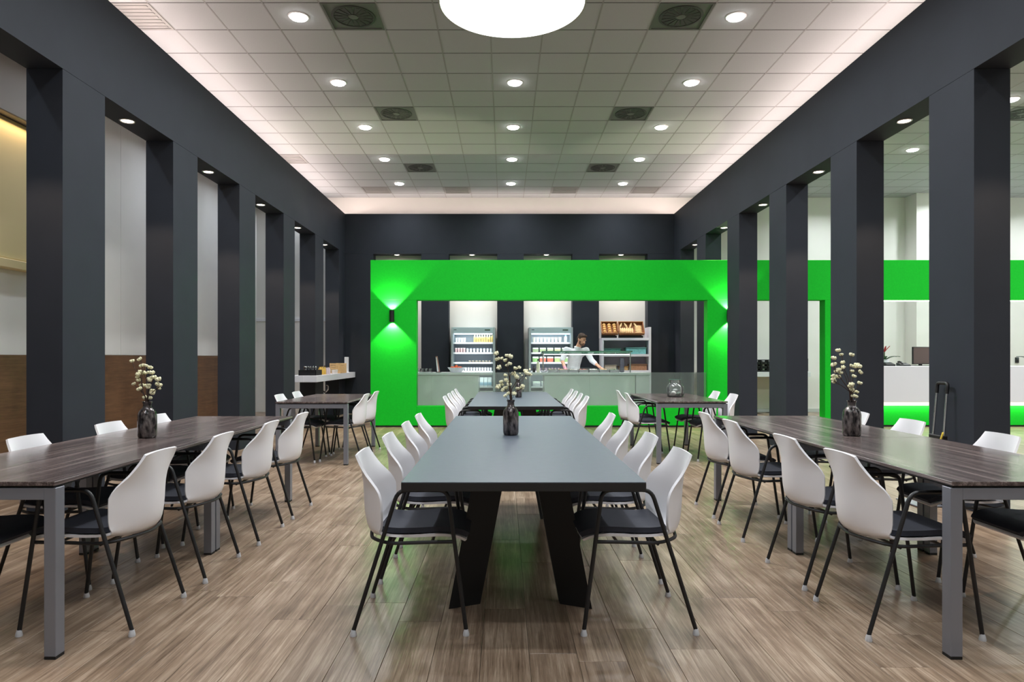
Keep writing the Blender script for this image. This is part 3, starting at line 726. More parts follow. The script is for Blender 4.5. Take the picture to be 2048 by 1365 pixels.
o = MB().bbox(-.04, .04, -.06, .06, 0, .30, .01).build('napkin_dispenser', mat('dark_plastic', srgb(46, 48, 56), .4), None, (2.43, 14.2, CT)); tag(o, 'tall dark narrow dispenser standing right on the serving counter', 'dispenser')

# left counter: bowl of fruit, knife block / card, tray with glasses
t = thing('fruit_bowl', 'white tapered bowl of orange fruit on the left counter', 'bowl', (-.98, 13.95, CT))
MB().lathe([(.10, 0), (.11, .01), (.178, .10), (.182, .103), (.172, .10), (.105, .016), (0, .012)], n=32).build('bowl', M_WHITE2, t)
rr = random.Random(5)
for k in range(9):
    a_ = 2*PI*k/8; rad = .09 if k < 8 else 0
    o = MB().ball((0, 0, 0), .038, 12, 9).build('orange', mat('orange_skin', srgb(214, 92, 40), .5, noise=.1, nscale=60), None, (-.98+rad*math.cos(a_), 13.95+rad*math.sin(a_), CT+(.085 if k < 8 else .115)))
    tag(o, 'small orange fruit in the white bowl on the left counter', 'fruit', 'oranges in the white bowl')
t = thing('menu_stand', 'slanted wooden menu stand on the left counter', 'stand', (-1.34, 13.95, CT))
MB().hexa([(-.02, -.09, .01), (.02, -.09, .01), (.02, .09, .01), (-.02, .09, .01), (-.055, -.07, .33), (-.03, -.07, .33), (-.03, .07, .33), (-.055, .07, .33)]).build('board', mat('menu_wood', srgb(150, 104, 84), .6), t, smooth=False)
MB().box(-.05, .05, -.09, .09, 0, .01).build('base', M_BLACK, t, smooth=False)
MB().hexa([(-.022, -.093, .02), (.01, -.093, .02), (.01, -.0905, .02), (-.022, -.0905, .02), (-.05, -.074, .31), (-.034, -.074, .31), (-.034, -.0715, .31), (-.05, -.0715, .31)]).build('card', M_WHITE2, t, smooth=False)
t = thing('glass_tray', 'steel tray of drinking glasses at the left counter end', 'tray', (-1.62, 13.95, CT))
MB().bbox(-.16, .16, -.12, .12, 0, .012, .003).build('tray', M_TRAY, t, smooth=False)
gl = MB().lathe([(.022, 0), (.03, .07), (.028, .07), (.02, .004), (0, .004)], n=14).mesh('drinking_glass', M_GLASS)
for k in range(8):
    o = link('drinking_glass', gl, None, (-1.73+.073*(k % 4), 13.91+.08*(k//4), CT+.012)); tag(o, 'small clear drinking glass on the steel tray, %s row, %s' % (['front', 'back'][k//4], ['leftmost', 'second', 'third', 'rightmost'][k % 4]), 'glass', 'glasses on the counter tray')

# ------------------------------------------------------------------ fridges
M_FR = mat('fridge_grey', srgb(176, 188, 192), .35, .2)
M_FRIN = mat('fridge_inside', srgb(188, 200, 208), .5)
M_FRD = mat('fridge_dark', srgb(60, 68, 76), .5)
FZ = [.62, .97, 1.165, 1.385, 1.61]
def fridge(xc, label):
    t = thing('display_fridge', label, 'fridge', (xc, 15.28, 0)); h = .49; d = .74
    for s in (-1, 1): MB().bbox(min(s*h, s*(h-.045)), max(s*h, s*(h-.045)), 0, d, .0, 1.95, .004).build('side_panel', M_FR, t, smooth=False)
    MB().box(-h+.045, h-.045, d-.05, d, .0, 1.95).build('back_panel', M_FRIN, t, smooth=False)
    MB().bbox(-h+.0455, h-.0455, .0, d-.05, 1.82, 1.95, .004).build('top_panel', mat('fridge_head', srgb(176, 196, 202), .4), t, smooth=False)
    MB().bbox(-h+.0455, h-.0455, .0, .60, .0, .53, .004).build('base_panel', M_WHITE2, t, smooth=False)
    MB().bbox(-h+.05, h-.05, -.012, .0, .535, .60, .004).build('grille', M_BLACKM, t, smooth=False)
    for z in FZ:
        sh = MB().bbox(-h+.046, h-.046, .08, d-.05, z-.025, z, .002).build('shelf', M_WHITE2, t, smooth=False)
        MB().box(-h+.046, h-.046, .07, .0795, z-.03, z+.008).build('price_rail', mat('price_rail', srgb(238, 242, 245), .4), sh, smooth=False)
    MB().box(-h+.06, h-.06, .10, .14, 1.795, 1.815).build('light_tube', mat('fridge_tube', (1, 1, 1, 1), emit=(.92, .97, 1, 1), strength=1.2), t, smooth=False)
    lamp('AREA', (0, .12, 1.79), 2.0, (.9, .97, 1), t, rot=(math.radians(20), 0, 0), size=.8, size_y=.04)
    lamp('AREA', (0, .04, 1.2), 1.8, (.9, .97, 1), t, rot=(math.radians(90), 0, 0), size=.8, size_y=1.0)
    MB().box(.26, .38, -.003, 0, 1.875, 1.90).build('badge', mat('badge_green', srgb(40, 66, 40), .5), t, smooth=False)
    MB().box(-.43, -.37, -.003, 0, 1.885, 1.90).build('thermostat', M_FRD, t, smooth=False)
    return t
fx1, fx2 = -.70, 1.035
fridge(fx1, 'open display fridge left of the front vase, stocked with bottles and cups')
fridge(fx2, 'open display fridge behind the server, stocked with salads and cups')
FYG = 15.42
def proto_cup(name, r, h, col, lidcol, label, cat, group, loc):
    t = thing(name, label, cat, loc, 0, group)
    MB().lathe([(r*.8, 0), (r, h*.9)], n=14).build('cup_body', mat('cup_%d_%d_%d' % col, srgb(*col), .4), t)
    MB().lathe([(r*1.05, h*.9), (r*1.05, h), (0, h)], n=14).build('lid', mat('lid_%d_%d_%d' % lidcol, srgb(*lidcol), .4), t)
    return t
# fridge 1
NTH = ['leftmost', 'second from the left', 'third from the left', 'fourth from the left', 'fifth from the left', 'sixth from the left', 'seventh from the left', 'eighth from the left', 'ninth from the left', 'tenth from the left', 'eleventh from the left', 'twelfth from the left', 'rightmost']
def numbered(src, n, spot, base, words_=None):
    w_ = words_ or NTH
    tag(src, '%s, %s' % (base, w_[0]))
    for k in range(1, n): clone(src, spot(k), 0, '%s, %s' % (base, w_[k] if (words_ or k < n-1) else 'rightmost'))
b0 = bottle('juice_bottle', fx1+.03, FYG, FZ[4], .185, .024, (222, 196, 120), (50, 42, 34), 'yellow juice bottle with dark cap on the top fridge shelf', 'bottle', 'juice bottles in the left fridge')
numbered(b0, 8, lambda k: (fx1+.03+.056*k, FYG, FZ[4]), 'yellow juice bottle with dark cap, top left fridge shelf')
c0 = proto_cup('yoghurt_cup', .026, .11, (236, 240, 244), (240, 240, 240), 'white cup on the top left fridge shelf beside the bottles', 'cup', 'white cups on the top shelf', (fx1-.38, FYG, FZ[4]))
numbered(c0, 4, lambda k: (fx1-.38+.06*k, FYG, FZ[4]), 'white cup on the top left fridge shelf')
c0 = proto_cup('yoghurt_cup', .027, .105, (226, 190, 190), (236, 232, 232), 'pink and white cup on the second left fridge shelf', 'cup', 'pink cups on the second shelf', (fx1-.39, FYG, FZ[3]))
numbered(c0, 4, lambda k: (fx1-.39+.062*k, FYG, FZ[3]), 'pink and white cup on the second left fridge shelf')
c0 = proto_cup('dairy_pot', .028, .10, (235, 240, 244), (150, 165, 185), 'white pot with bluish lid on the second left fridge shelf', 'pot', 'white pots on the second shelf', (fx1-.13, FYG, FZ[3]))
numbered(c0, 8, lambda k: (fx1-.13+.075*k, FYG, FZ[3]), 'white pot with bluish lid, second left fridge shelf')
c0 = proto_cup('dessert_pot', .03, .045, (150, 140, 120), (225, 228, 226), 'low dessert pot on the third left fridge shelf', 'pot', 'dessert pots on the third shelf', (fx1-.08, FYG, FZ[2]))
numbered(c0, 7, lambda k: (fx1-.08+.075*k, FYG, FZ[2]), 'low dessert pot on the third left fridge shelf')
c0 = proto_cup('milk_cup', .027, .09, (240, 243, 246), (70, 84, 96), 'white cup with dark lid on the fourth left fridge shelf', 'cup', 'dark lidded cups on the fourth shelf', (fx1-.36, FYG, FZ[1]))
numbered(c0, 13, lambda k: (fx1-.36+.063*k, FYG, FZ[1]), 'white cup with dark lid, fourth left fridge shelf')
t = thing('milk_carton', 'white drink carton on the bottom left fridge shelf', 'carton', (fx1+.10, FYG, FZ[0]), 0, 'cartons on the bottom shelf')
MB().bbox(-.04, .04, -.04, .04, 0, .17, .003).hexa([(-.04, -.04, .17), (.04, -.04, .17), (.04, .04, .17), (-.04, .04, .17), (-.04, -.004, .21), (.04, -.004, .21), (.04, .004, .21), (-.04, .004, .21)]).build('carton_body', mat('carton', srgb(230, 236, 242), .4), t, smooth=False)
MB().box(-.041, .041, -.0412, -.04, .03, .10).build('print', mat('carton_print', srgb(150, 190, 215), .4), t, smooth=False)
numbered(t, 4, lambda k: (fx1+.10+.09*k, FYG, FZ[0]), 'white drink carton on the bottom left fridge shelf')
o = MB().bbox(-.11, .11, -.05, .05, 0, .24, .004).build('dark_box', M_FRD, None, (fx1-.10, FYG+.02, FZ[0])); tag(o, 'dark grey box on the bottom left fridge shelf', 'box')
# fridge 2
c0 = proto_cup('yoghurt_cup', .032, .12, (232, 232, 214), (242, 240, 230), 'cream cup in the row on the top right fridge shelf', 'cup', 'cream cups in the right fridge', (fx2-.37, FYG, FZ[4]))
numbered(c0, 8, lambda k: (fx2-.37+.083*k, FYG, FZ[4]), 'cream cup on the top right fridge shelf')
bottle('water_bottle', fx2+.34, FYG, FZ[4], .17, .034, (220, 232, 240), (60, 110, 140), 'clear water bottle at the right of the cream cups')
def boxpack(name, x, z, w_, h_, col, label, group=None, cat='box'):
    t = thing(name, label, cat, (x, FYG, z), 0, group)
    MB().hexa([(-w_*.45, -.05, 0), (w_*.45, -.05, 0), (w_*.45, .05, 0), (-w_*.45, .05, 0), (-w_*.5, -.06, h_*.7), (w_*.5, -.06, h_*.7), (w_*.5, .06, h_*.7), (-w_*.5, .06, h_*.7)]).build('tub', mat('tub_%d_%d_%d' % col, srgb(*col), .5, noise=.3, nscale=50), t, smooth=False)
    MB().bbox(-w_*.5, w_*.5, -.06, .06, h_*.7, h_, .006).build('lid', mat('tub_lid', srgb(216, 228, 214), .2), t, smooth=False)
pos5 = ['leftmost', 'second', 'third', 'fourth', 'rightmost']
for k in range(5):
    boxpack('salad_box', fx2-.34+.165*k, FZ[3], .135, .11, [(150, 170, 130), (166, 184, 140), (186, 196, 162), (190, 196, 150), (128, 152, 118)][k], 'green salad box on the second right fridge shelf, %s of five' % pos5[k], 'salad boxes in the right fridge')
for k in range(5):
    boxpack('snack_box', fx2-.34+.165*k, FZ[2], .14, .13, [(134, 180, 112), (206, 112, 92), (200, 108, 88), (166, 184, 120), (140, 176, 112)][k], '%s snack box on the third right fridge shelf, %s of five' % (['bright green', 'orange red', 'red', 'yellow green', 'leaf green'][k], pos5[k]), 'snack boxes in the right fridge')
c0 = proto_cup('glass_pot', .026, .08, (150, 130, 140), (70, 66, 76), 'small purple pot on the fourth right fridge shelf', 'pot', 'small pots in the right fridge', (fx2-.38, FYG, FZ[1]))
numbered(c0, 9, lambda k: (fx2-.38+.07*k, FYG, FZ[1]), 'small purple pot on the fourth right fridge shelf')
for k in range(2):
    boxpack('white_tub', fx2-.32+.20*k, FZ[0], .17, .12, (225, 230, 236), 'white tub on the bottom right fridge shelf, the %s one' % ['left', 'right'][k], 'white tubs in the right fridge')

# ------------------------------------------------------------------ bread shelf
M_SHELFW = mat('shelf_white', srgb(222, 220, 230), .4)
bs = thing('bread_shelf', 'white bread shelf unit with two baskets on top, right of the server', 'shelf', (2.69, 15.22, 0))
bx0, bx1 = -.53, .565
MB().bbox(bx0, bx0+.045, 0, .42, 0, 1.71, .003).build('side_panel', M_SHELFW, bs, smooth=False)
MB().bbox(bx1-.055, bx1, 0, .42, 0, 1.95, .003).build('side_panel', M_SHELFW, bs, smooth=False)
MB().box(bx0+.0455, bx1-.0555, .39, .42, 0, 1.66).build('back_panel', mat('shelf_back', srgb(186, 180, 198), .5), bs, smooth=False)
for z in (1.71, 1.35, .99, .5):
    MB().bbox(bx0+.0455, bx1-.0555, 0, .389, z-.055, z, .003).build('shelf_board', M_SHELFW, bs, smooth=False)
M_WICK = mat('wicker', srgb(150, 96, 60), .7, noise=.35, nscale=90, bump=.5)
def basket(x, w_, label):
    t = thing('bread_basket', label, 'basket', (x, 15.27, 1.712)); hx = w_/2
    R = math.radians(50)
    def pt(u, v, h): return (u, v*math.cos(R)-h*math.sin(R), v*math.sin(R)+h*math.cos(R)+.06)
    def slab(u0, u1, v0, v1, h0, h1):
        return [pt(u0, v0, h0), pt(u1, v0, h0), pt(u1, v1, h0), pt(u0, v1, h0), pt(u0, v0, h1), pt(u1, v0, h1), pt(u1, v1, h1), pt(u0, v1, h1)]
    MB().hexa(slab(-hx, hx, 0, .33, 0, .01)).build('basket_floor', M_WICK, t, smooth=False)
    for q in (slab(-hx, hx, 0, .012, .01, .07), slab(-hx, hx, .318, .33, .01, .09), slab(-hx, -hx+.012, .012, .318, .01, .085), slab(hx-.012, hx, .012, .318, .01, .085)):
        MB().hexa(q).build('basket_wall', M_WICK, t, smooth=False)
    MB().tube([pt(-hx, 0, .07), pt(hx, 0, .07), pt(hx, .33, .09), pt(-hx, .33, .09), pt(-hx, 0, .07)], .008, 6).build('rim', mat('wicker_rim', srgb(205, 150, 100), .7), t)
    MB().box(-hx+.02, hx-.02, .02, .10, 0, .05).box(-hx+.02, hx-.02, .18, .22, 0, .17).build('support', M_BLACKM, t, smooth=False)
    return pt
M_ROLL = mat('bread_roll', srgb(232, 180, 112), .6, noise=.2, nscale=40)
M_BAG = mat('baguette', srgb(240, 204, 152), .6, noise=.25, nscale=50)
pt = basket(2.345, .36, 'small wicker basket of round rolls on the bread shelf, left')
roll = MB().ball((0, 0, 0), (.043, .032, .036), 12, 8).mesh('bread_roll', M_ROLL)
for k in range(12):
    u, v = -.115+.115*(k % 3), .06+.068*(k//3); p = pt(u, v, .045)
    o = link('bread_roll', roll, None, (2.345+p[0], 15.27+p[1], 1.712+p[2])); tag(o, 'round golden bread roll in the left basket, %s column, %s row' % (['left', 'middle', 'right'][k % 3], ['bottom', 'second', 'third', 'top'][k//3]), 'bread', 'rolls in the left basket')
pt = basket(2.83, .56, 'large wicker basket of small baguettes on the bread shelf, right')
bag = MB().ball((0, 0, 0), (.024, .085, .022), 10, 10).mesh('baguette', M_BAG)
R38 = math.radians(50)
for k in range(7):
    p = pt(-.235+.043*k, .11, .036); o = link('baguette', bag, None, (2.83+p[0], 15.27+p[1], 1.712+p[2]), (R38, 0, 0)); tag(o, 'small baguette standing upright in the right basket, %s' % NTH[k], 'bread', 'upright baguettes in the right basket')
for k in range(5):
    p = pt(.16, .05+.045*k, .036); o = link('baguette', bag, None, (2.83+p[0], 15.27+p[1], 1.712+p[2]), (0, math.radians(4), PI/2-.1)); tag(o, 'small baguette lying sideways in the right basket, %s' % ['lowest', 'second lowest', 'middle', 'second highest', 'highest'][k], 'bread', 'sideways baguettes in the right basket')
for k in range(4):
    p = pt(-.22+.11*k, .255, .04); o = link('baguette', bag, None, (2.83+p[0], 15.27+p[1], 1.712+p[2]), (R38, 0, .7 if k % 2 else -.6)); tag(o, 'crossed baguette at the back of the right basket, %s' % NTH[k], 'bread', 'crossed baguettes in the right basket')
def crate(x, z, w_, h_, col, label, cat='box'):
    t = thing('bread_box', label, cat, (x, 15.40, z+.001)); m = mat('crate_%d_%d_%d' % col, srgb(*col), .5, noise=.2, nscale=30)
    MB().bbox(-w_/2, w_/2, -.13, .13, 0, h_*.8, .006).build('box_body', m, t, smooth=False)
    MB().bbox(-w_/2-.008, w_/2+.008, -.138, .138, h_*.8, h_, .004).build('lid', mat('crate_lid_%d' % col[0], srgb(*[int(c*.75) for c in col]), .5), t, smooth=False)
crate(2.40, 1.35, .36, .13, (90, 150, 140), 'teal box on the upper shelf behind the sneeze guard, left')
crate(2.93, 1.35, .44, .15, (120, 186, 190), 'light turquoise wrapped box on the upper shelf, right')
crate(2.36, .99, .26, .12, (206, 190, 172), 'pale bread box on the lower shelf, left')
crate(2.66, .99, .18, .09, (196, 150, 90), 'small golden bread box on the lower shelf, middle')
crate(2.98, .99, .38, .14, (168, 122, 96), 'brown bread box on the lower shelf, right')

# ------------------------------------------------------------------ server (person)
M_SKIN = mat('skin', srgb(222, 166, 138), .5); M_SHIRT = mat('white_shirt', srgb(226, 230, 236), .8, noise=.05, nscale=18, bump=.35)
M_TROU = mat('dark_trousers', srgb(38, 40, 48), .8); M_HAIR = mat('brown_hair', srgb(70, 48, 34), .6, noise=.3, nscale=150)
M_BEARD = mat('beard', srgb(112, 80, 62), .8, noise=.25, nscale=200)
PY = 14.78
per = thing('person', 'man with dark hair and beard in white shirt leaning over the serving counter', 'person', (1.50, PY, 0))
def rem(o, vox, sm=6):
    m = o.modifiers.new('remesh', 'REMESH'); m.mode = 'VOXEL'; m.voxel_size = vox; m.use_smooth_shade = True
    s = o.modifiers.new('smooth', 'SMOOTH'); s.factor = .5; s.iterations = sm
# joints relative to (1.50, PY)
V = Vector
hipL, hipR = V((-.12, .10, .92)), V((.08, .10, .92))
kneeL, kneeR = V((-.14, .10, .50)), V((.14, .12, .50)); ankL, ankR = V((-.16, .16, .08)), V((.17, .17, .08))
pel = V((-.02, .10, .98)); wai = V((.0, .07, 1.12)); che = V((.03, .0, 1.32)); neck0 = V((.08, -.05, 1.49))
shL, shR = V((-.165, -.01, 1.435)), V((.255, -.05, 1.425))
elL, wrL = V((-.265, -.12, 1.20)), V((-.215, -.34, 1.035))
elR, wrR = V((.36, -.16, 1.21)), V((.50, -.36, 1.075))
head = V((.155, -.12, 1.655)); jaw = V((.195, -.185, 1.595))
body = MB()
body.limb([hipL, kneeL, ankL], [.085, .058, .042]).limb([hipR, kneeR, ankR], [.085, .058, .042])
for a_ in (ankL, ankR): body.limb([a_+V((0, .03, -.045)), a_+V((.01, -.15, -.055))], [.038, .025])
body.limb([pel, wai, che], [.13, .125, .145]).limb([che, neck0], [.13, .06]).limb([shL, che, shR], [.06, .11, .06])
body.limb([neck0, head+V((-.03, .02, -.05))], [.058, .056])
body.limb([shL, elL, wrL], [.055, .042, .027]).limb([shR, elR, wrR], [.055, .042, .027])
hr = Euler((math.radians(24), math.radians(4), math.radians(40)))      # face direction: down and to the picture's right
HM = hr.to_matrix()
def H(x, y, z): return head+HM @ V((x, y, z))
body.ball(H(0, .012, .02), (.074, .093, .098), 20, 14, hr)
body.ball(H(0, -.025, -.055), (.056, .064, .070), 16, 12, hr)
body.ball(H(0, -.055, -.095), (.034, .034, .026), 12, 8, hr)
body.limb([H(0, -.082, .005), H(0, -.103, -.032)], [.011, .016], 10)
for s in (-1, 1):
    body.ball(H(s*.076, .012, -.01), (.010, .020, .032), 10, 8, hr)
    body.ball(H(s*.03, -.076, .018), (.022, .014, .010), 10, 6, hr)
    body.limb([H(s*.013, -.092, -.030), H(s*.012, -.088, -.034)], [.009, .009], 8)
def hand(mb, wr, d, up, side, curl):
    """palm, four fingers of unequal length with two bends and a thumb leaving the side of the palm"""
    d = d.normalized(); sd = d.cross(up).normalized()*side; up = sd.cross(d)*side
    up = up if up.z > 0 else -up
    palm = wr+d*.05
    for k in range(4):
        o_ = sd*(-.030+.020*k)
        kn = wr+d*.092+o_; L_ = [.036, .042, .039, .030][k]
        mb.limb([wr+d*.015+o_*.7, kn], [.014, .0125], 8)
        p1 = kn+d*L_-up*L_*.35*curl; p2 = p1+d*L_*.6-up*L_*.65*curl; p3 = p2+d*L_*.3-up*L_*.55*curl
        mb.limb([kn, p1, p2, p3], [.0105, .0095, .0085, .007], 8)
    b0_ = wr+d*.03-sd*.036; b1_ = b0_+d*.032-sd*.026-up*.012; b2_ = b1_+d*.030-sd*.004-up*.016
    mb.limb([wr+d*.02-sd*.015, b0_, b1_, b2_], [.016, .014, .011, .009], 8)
hl = MB(); hand(hl, wrL, V((.25, -.75, -.35)), V((0, .3, 1)), 1, .5)
hand(body, wrR, V((.75, -.35, -.42)), V((0, .3, 1)), -1, .7)
hand(body, wrL, V((.25, -.75, -.35)), V((0, .3, 1)), 1, .5)
o = body.build('body', M_SKIN, per); rem(o, .0055, 2)
# glove on the hand at the picture's left (pinkish), grown a little
gl_ = MB(); hand(gl_, wrL+V((0, 0, .0015)), V((.25, -.75, -.35)), V((0, .3, 1)), 1, .5)
gl_.limb([wrL-V((.02, -.05, -.04)), wrL], [.033, .031], 10)
o = gl_.build('glove', mat('pink_glove', srgb(226, 150, 170), .5), per); rem(o, .005, 1); o['label'] = 'pink glove on one hand'
sh_ = MB()
sh_.limb([pel+V((0, 0, -.07)), wai, che], [.145, .142, .160]).limb([che, neck0+V((-.01, 0, -.03))], [.145, .075]).limb([shL, che, shR], [.075, .125, .075])
sh_.limb([shL, elL+V((0, 0, .03))], [.070, .056]).limb([shR, elR, elR.lerp(wrR, .45)], [.070, .058, .048])
o = sh_.build('shirt', M_SHIRT, per); rem(o, .010, 3)
MB().tube([neck0+V((.062*math.cos(2*PI*k/14)-.012+.02*0, .062*math.sin(2*PI*k/14), .012+.012*math.sin(2*PI*k/14))) for k in range(15)], .014, 8, False).build('collar', M_SHIRT, per)
tr_ = MB().limb([hipL, kneeL, ankL+V((0, 0, .03))], [.108, .078, .062]).limb([hipR, kneeR, ankR+V((0, 0, .03))], [.108, .078, .062]).limb([pel+V((-.05, 0, -.05)), pel+V((.05, 0, -.05))], [.12, .12])
o = tr_.build('trousers', M_TROU, per); rem(o, .012, 2)
for a_ in (ankL, ankR):
    s_ = MB().limb([a_+V((0, .035, -.035)), a_+V((.01, -.16, -.045))], [.045, .034], 12)
    s_.v = [(x, y, max(z, .001)) for x, y, z in s_.v]; s_.build('shoe', M_BLACK, per)
hb = MB().ball(H(0, .030, .058), (.083, .094, .082), 20, 14, hr).ball(H(0, -.045, .105), (.060, .042, .028), 14, 8, hr).ball(H(0, .080, .0), (.066, .044, .075), 14, 10, hr)
for s in (-1, 1): hb.ball(H(s*.070, .010, .035), (.013, .028, .040), 10, 8, hr)
o = hb.build('hair', M_HAIR, per); rem(o, .006, 2)
bd = MB().ball(H(0, -.045, -.088), (.054, .054, .036), 16, 10, hr)
for s in (-1, 1): bd.ball(H(s*.052, -.015, -.055), (.013, .034, .045), 10, 8, hr)
bd.ball(H(0, -.088, -.052), (.030, .012, .008), 10, 6, hr)
o = bd.build('beard', M_BEARD, per); rem(o, .006, 1)
for s in (-1, 1):
    e_ = MB().ball(H(s*.031, -.078, .008), (.011, .007, .0065), 12, 8, hr).build('eye', mat('eye_white', srgb(225, 222, 215), .3), per)
    MB().ball(H(s*.031, -.0845, .007), (.005, .003, .005), 10, 6, hr).build('iris', M_BLACK, e_)
    MB().limb([H(s*.014, -.090, .027), H(s*.046, -.079, .028)], [.0045, .003], 6).build('eyebrow', M_HAIR, per)
MB().limb([H(-.022, -.093, -.066), H(0, -.099, -.065), H(.022, -.093, -.066)], [.004, .006, .004], 8).build('mouth', mat('lips', srgb(176, 104, 92), .5), per)

# ------------------------------------------------------------------ white wall shelf on the left with its things
SH_Z = .945; sy0 = 12.42
t = thing('wall_shelf', 'thick white shelf on the left dark wall with condiments on it', 'shelf', (-3.52, 14.0, 0))
MB().bbox(WALL_L+.002+3.52, .12, sy0-14, 1.63, SH_Z-.12, SH_Z, .003).build('shelf_board', M_WHITE2, t, smooth=False)
MB().bbox(-3.93+3.52, WALL_L+.0015+3.52, sy0-14, 13.18-14, SH_Z-.12, SH_Z, .003).build('shelf_board', M_WHITE2, t, smooth=False)
MB().bbox(-3.93+3.52, WALL_L+.0015+3.52, 13.80-14, 15.06-14, SH_Z-.12, SH_Z, .003).build('shelf_board', M_WHITE2, t, smooth=False)
MB().tube(arc_path([(-.20, 0, SH_Z-.12), (-.20, 0, .60), (-.14, 0, .56), (-.08, 0, .62), (-.08, 0, .70), (-.118, 0, .70)], .03, 5), .014, 8).build('drain_pipe', M_CHROME, t)
# cutlery box
t = thing('cutlery_box', 'black cutlery box with upright cutlery at the left shelf end', 'box', (-3.60, 12.72, SH_Z))
b = MB(); hx, hy = .16, .2
b.box(-hx, hx, -hy, -hy+.008, 0, .10).box(-hx, hx, hy-.008, hy, 0, .10).box(-hx, -hx+.008, -hy, hy, 0, .10).box(hx-.008, hx, -hy, hy, 0, .10).box(-.004, .004, -hy, hy, 0, .095).box(-hx, hx, -hy, hy, 0, .008)
b.build('box_body', M_BLACK, t, smooth=False)
rr = random.Random(9)
sp = MB().tube([(0, 0, 0), (0, 0, .11)], .004, 6).ball((0, 0, .135), (.013, .004, .026), 10, 8).mesh('spoon', M_CHROME)
for k in range(12):
    o = link('spoon', sp, None, (-3.60+rr.uniform(-.12, .12), 12.72+rr.uniform(-.16, .16), SH_Z+.01), (rr.uniform(-.12, .12), rr.uniform(-.12, .12), rr.uniform(0, 3))); tag(o, 'steel spoon standing in the black cutlery box', 'spoon', 'spoons in the cutlery box')
b0 = bottle('sauce_bottle', -3.50, 13.05, SH_Z, .17, .028, (214, 176, 84), (60, 44, 36), 'yellow sauce bottle with dark cap on the white wall shelf', 'bottle', 'yellow sauce bottles on the wall shelf')
numbered(b0, 5, lambda k: (-3.50-.035*(k % 2), 13.05+.075*k, SH_Z), 'yellow sauce bottle with dark cap on the wall shelf', ['nearest', 'second', 'third', 'fourth', 'farthest'])
b0 = bottle('sauce_bottle', -3.48, 13.45, SH_Z, .15, .026, (206, 190, 200), (40, 30, 34), 'whitish sauce bottle with dark cap on the white wall shelf', 'bottle', 'whitish sauce bottles on the wall shelf')
numbered(b0, 4, lambda k: (-3.48-.04*(k % 2), 13.45+.08*k, SH_Z), 'whitish sauce bottle with dark cap on the wall shelf', ['nearest', 'second', 'third', 'farthest'])
c0 = proto_cup('paper_cup', .03, .08, (228, 216, 214), (236, 232, 228), 'small white cup in front of the wooden crate', 'cup', 'white cups on the wall shelf', (-3.46, 13.85, SH_Z))
numbered(c0, 4, lambda k: (-3.46, 13.85+.09*k, SH_Z), 'small white cup in front of the wooden crate', ['nearest', 'second', 'third', 'farthest'])
M_CRATE = mat('pale_wood', srgb(222, 182, 128), .6, noise=.12, nscale=25)
t = thing('wooden_crate', 'pale wooden slatted crate on the white wall shelf', 'crate', (-3.54, 14.50, SH_Z))
for k in range(5):
    z = .004+.042*k
    MB().bbox(-.09, .13, -.27, -.26, z, z+.036, .002).build('slat', M_CRATE, t, smooth=False)
    MB().bbox(.13, .14, -.27, .27, z, z+.036, .002).build('slat', M_CRATE, t, smooth=False)
    MB().bbox(-.09, .13, .26, .27, z, z+.036, .002).build('slat', M_CRATE, t, smooth=False)
for (x, y) in ((-.088, -.258), (.118, -.258), (-.088, .246), (.118, .246)): MB().box(x, x+.012, y, y+.012, 0, .21).build('corner_post', M_CRATE, t, smooth=False)
MB().box(-.09, .128, -.258, .258, .0, .004).build('crate_floor', M_CRATE, t, smooth=False)
t = thing('menu_board', 'narrow white upright panel near the right end of the wall shelf', 'panel', (-3.46, 15.05, SH_Z))
MB().bbox(-.05, .04, -.014, .014, .0, .34, .004).build('panel', M_WHITE2, t, smooth=False)
MB().bbox(-.06, .05, -.04, .04, 0, .012, .003).build('base', M_WHITE2, t, smooth=False)

# ------------------------------------------------------------------ right room: wall shelf, crates, reception
t = thing('wall_counter', 'white wall counter seen through the right openings', 'shelf', (5.9, Y_REAR-.35, 0))
MB().bbox(-1.4, 1.0, -.25, .349, .84, .95, .003).build('shelf_board', M_WHITE2, t, smooth=False)
MB().box(-1.35, -1.31, -.1, .349, .5, .84).box(.9, .94, -.1, .349, .5, .84).build('bracket', M_STEEL, t, smooth=False)
cb = MB().bbox(-.075, .075, -.16, .16, 0, .09, .004); 
for r in range(3):
    for c in range(5):
        t = thing('cup_crate', 'black stacking crate of cups on the white wall counter, row %s, column %s' % (['bottom', 'middle', 'top'][r], ['one', 'two', 'three', 'four', 'five'][c]), 'crate', (5.72+.155*c, Y_REAR-.36, .951+.093*r), 0, 'black crates on the wall counter')
        b = MB(); b.box(-.075, .075, -.16, .16, 0, .008).box(-.075, .075, -.16, -.154, 0, .04).box(-.075, .075, -.16, -.154, .075, .09).box(-.075, -.069, -.16, .16, 0, .09).box(.069, .075, -.16, .16, 0, .09).box(-.075, .075, .154, .16, 0, .09)
        b.build('crate_body', M_BLACK, t, smooth=False)
        MB().lathe([(.03, .008), (.036, .08), (.03, .08), (0, .078)], (0, -.1, 0), 12).build('cup', M_WHITE2, t)
t = thing('screen', 'black flat screen standing on the white wall counter', 'screen', (6.88-.05, Y_REAR-.38, .951))
MB().bbox(-.26, .10, -.02, .02, .012, .30, .004).build('panel', M_BLACK, t, smooth=False)
MB().box(-.18, .02, -.06, .06, 0, .012).build('stand', M_BLACK, t, smooth=False)
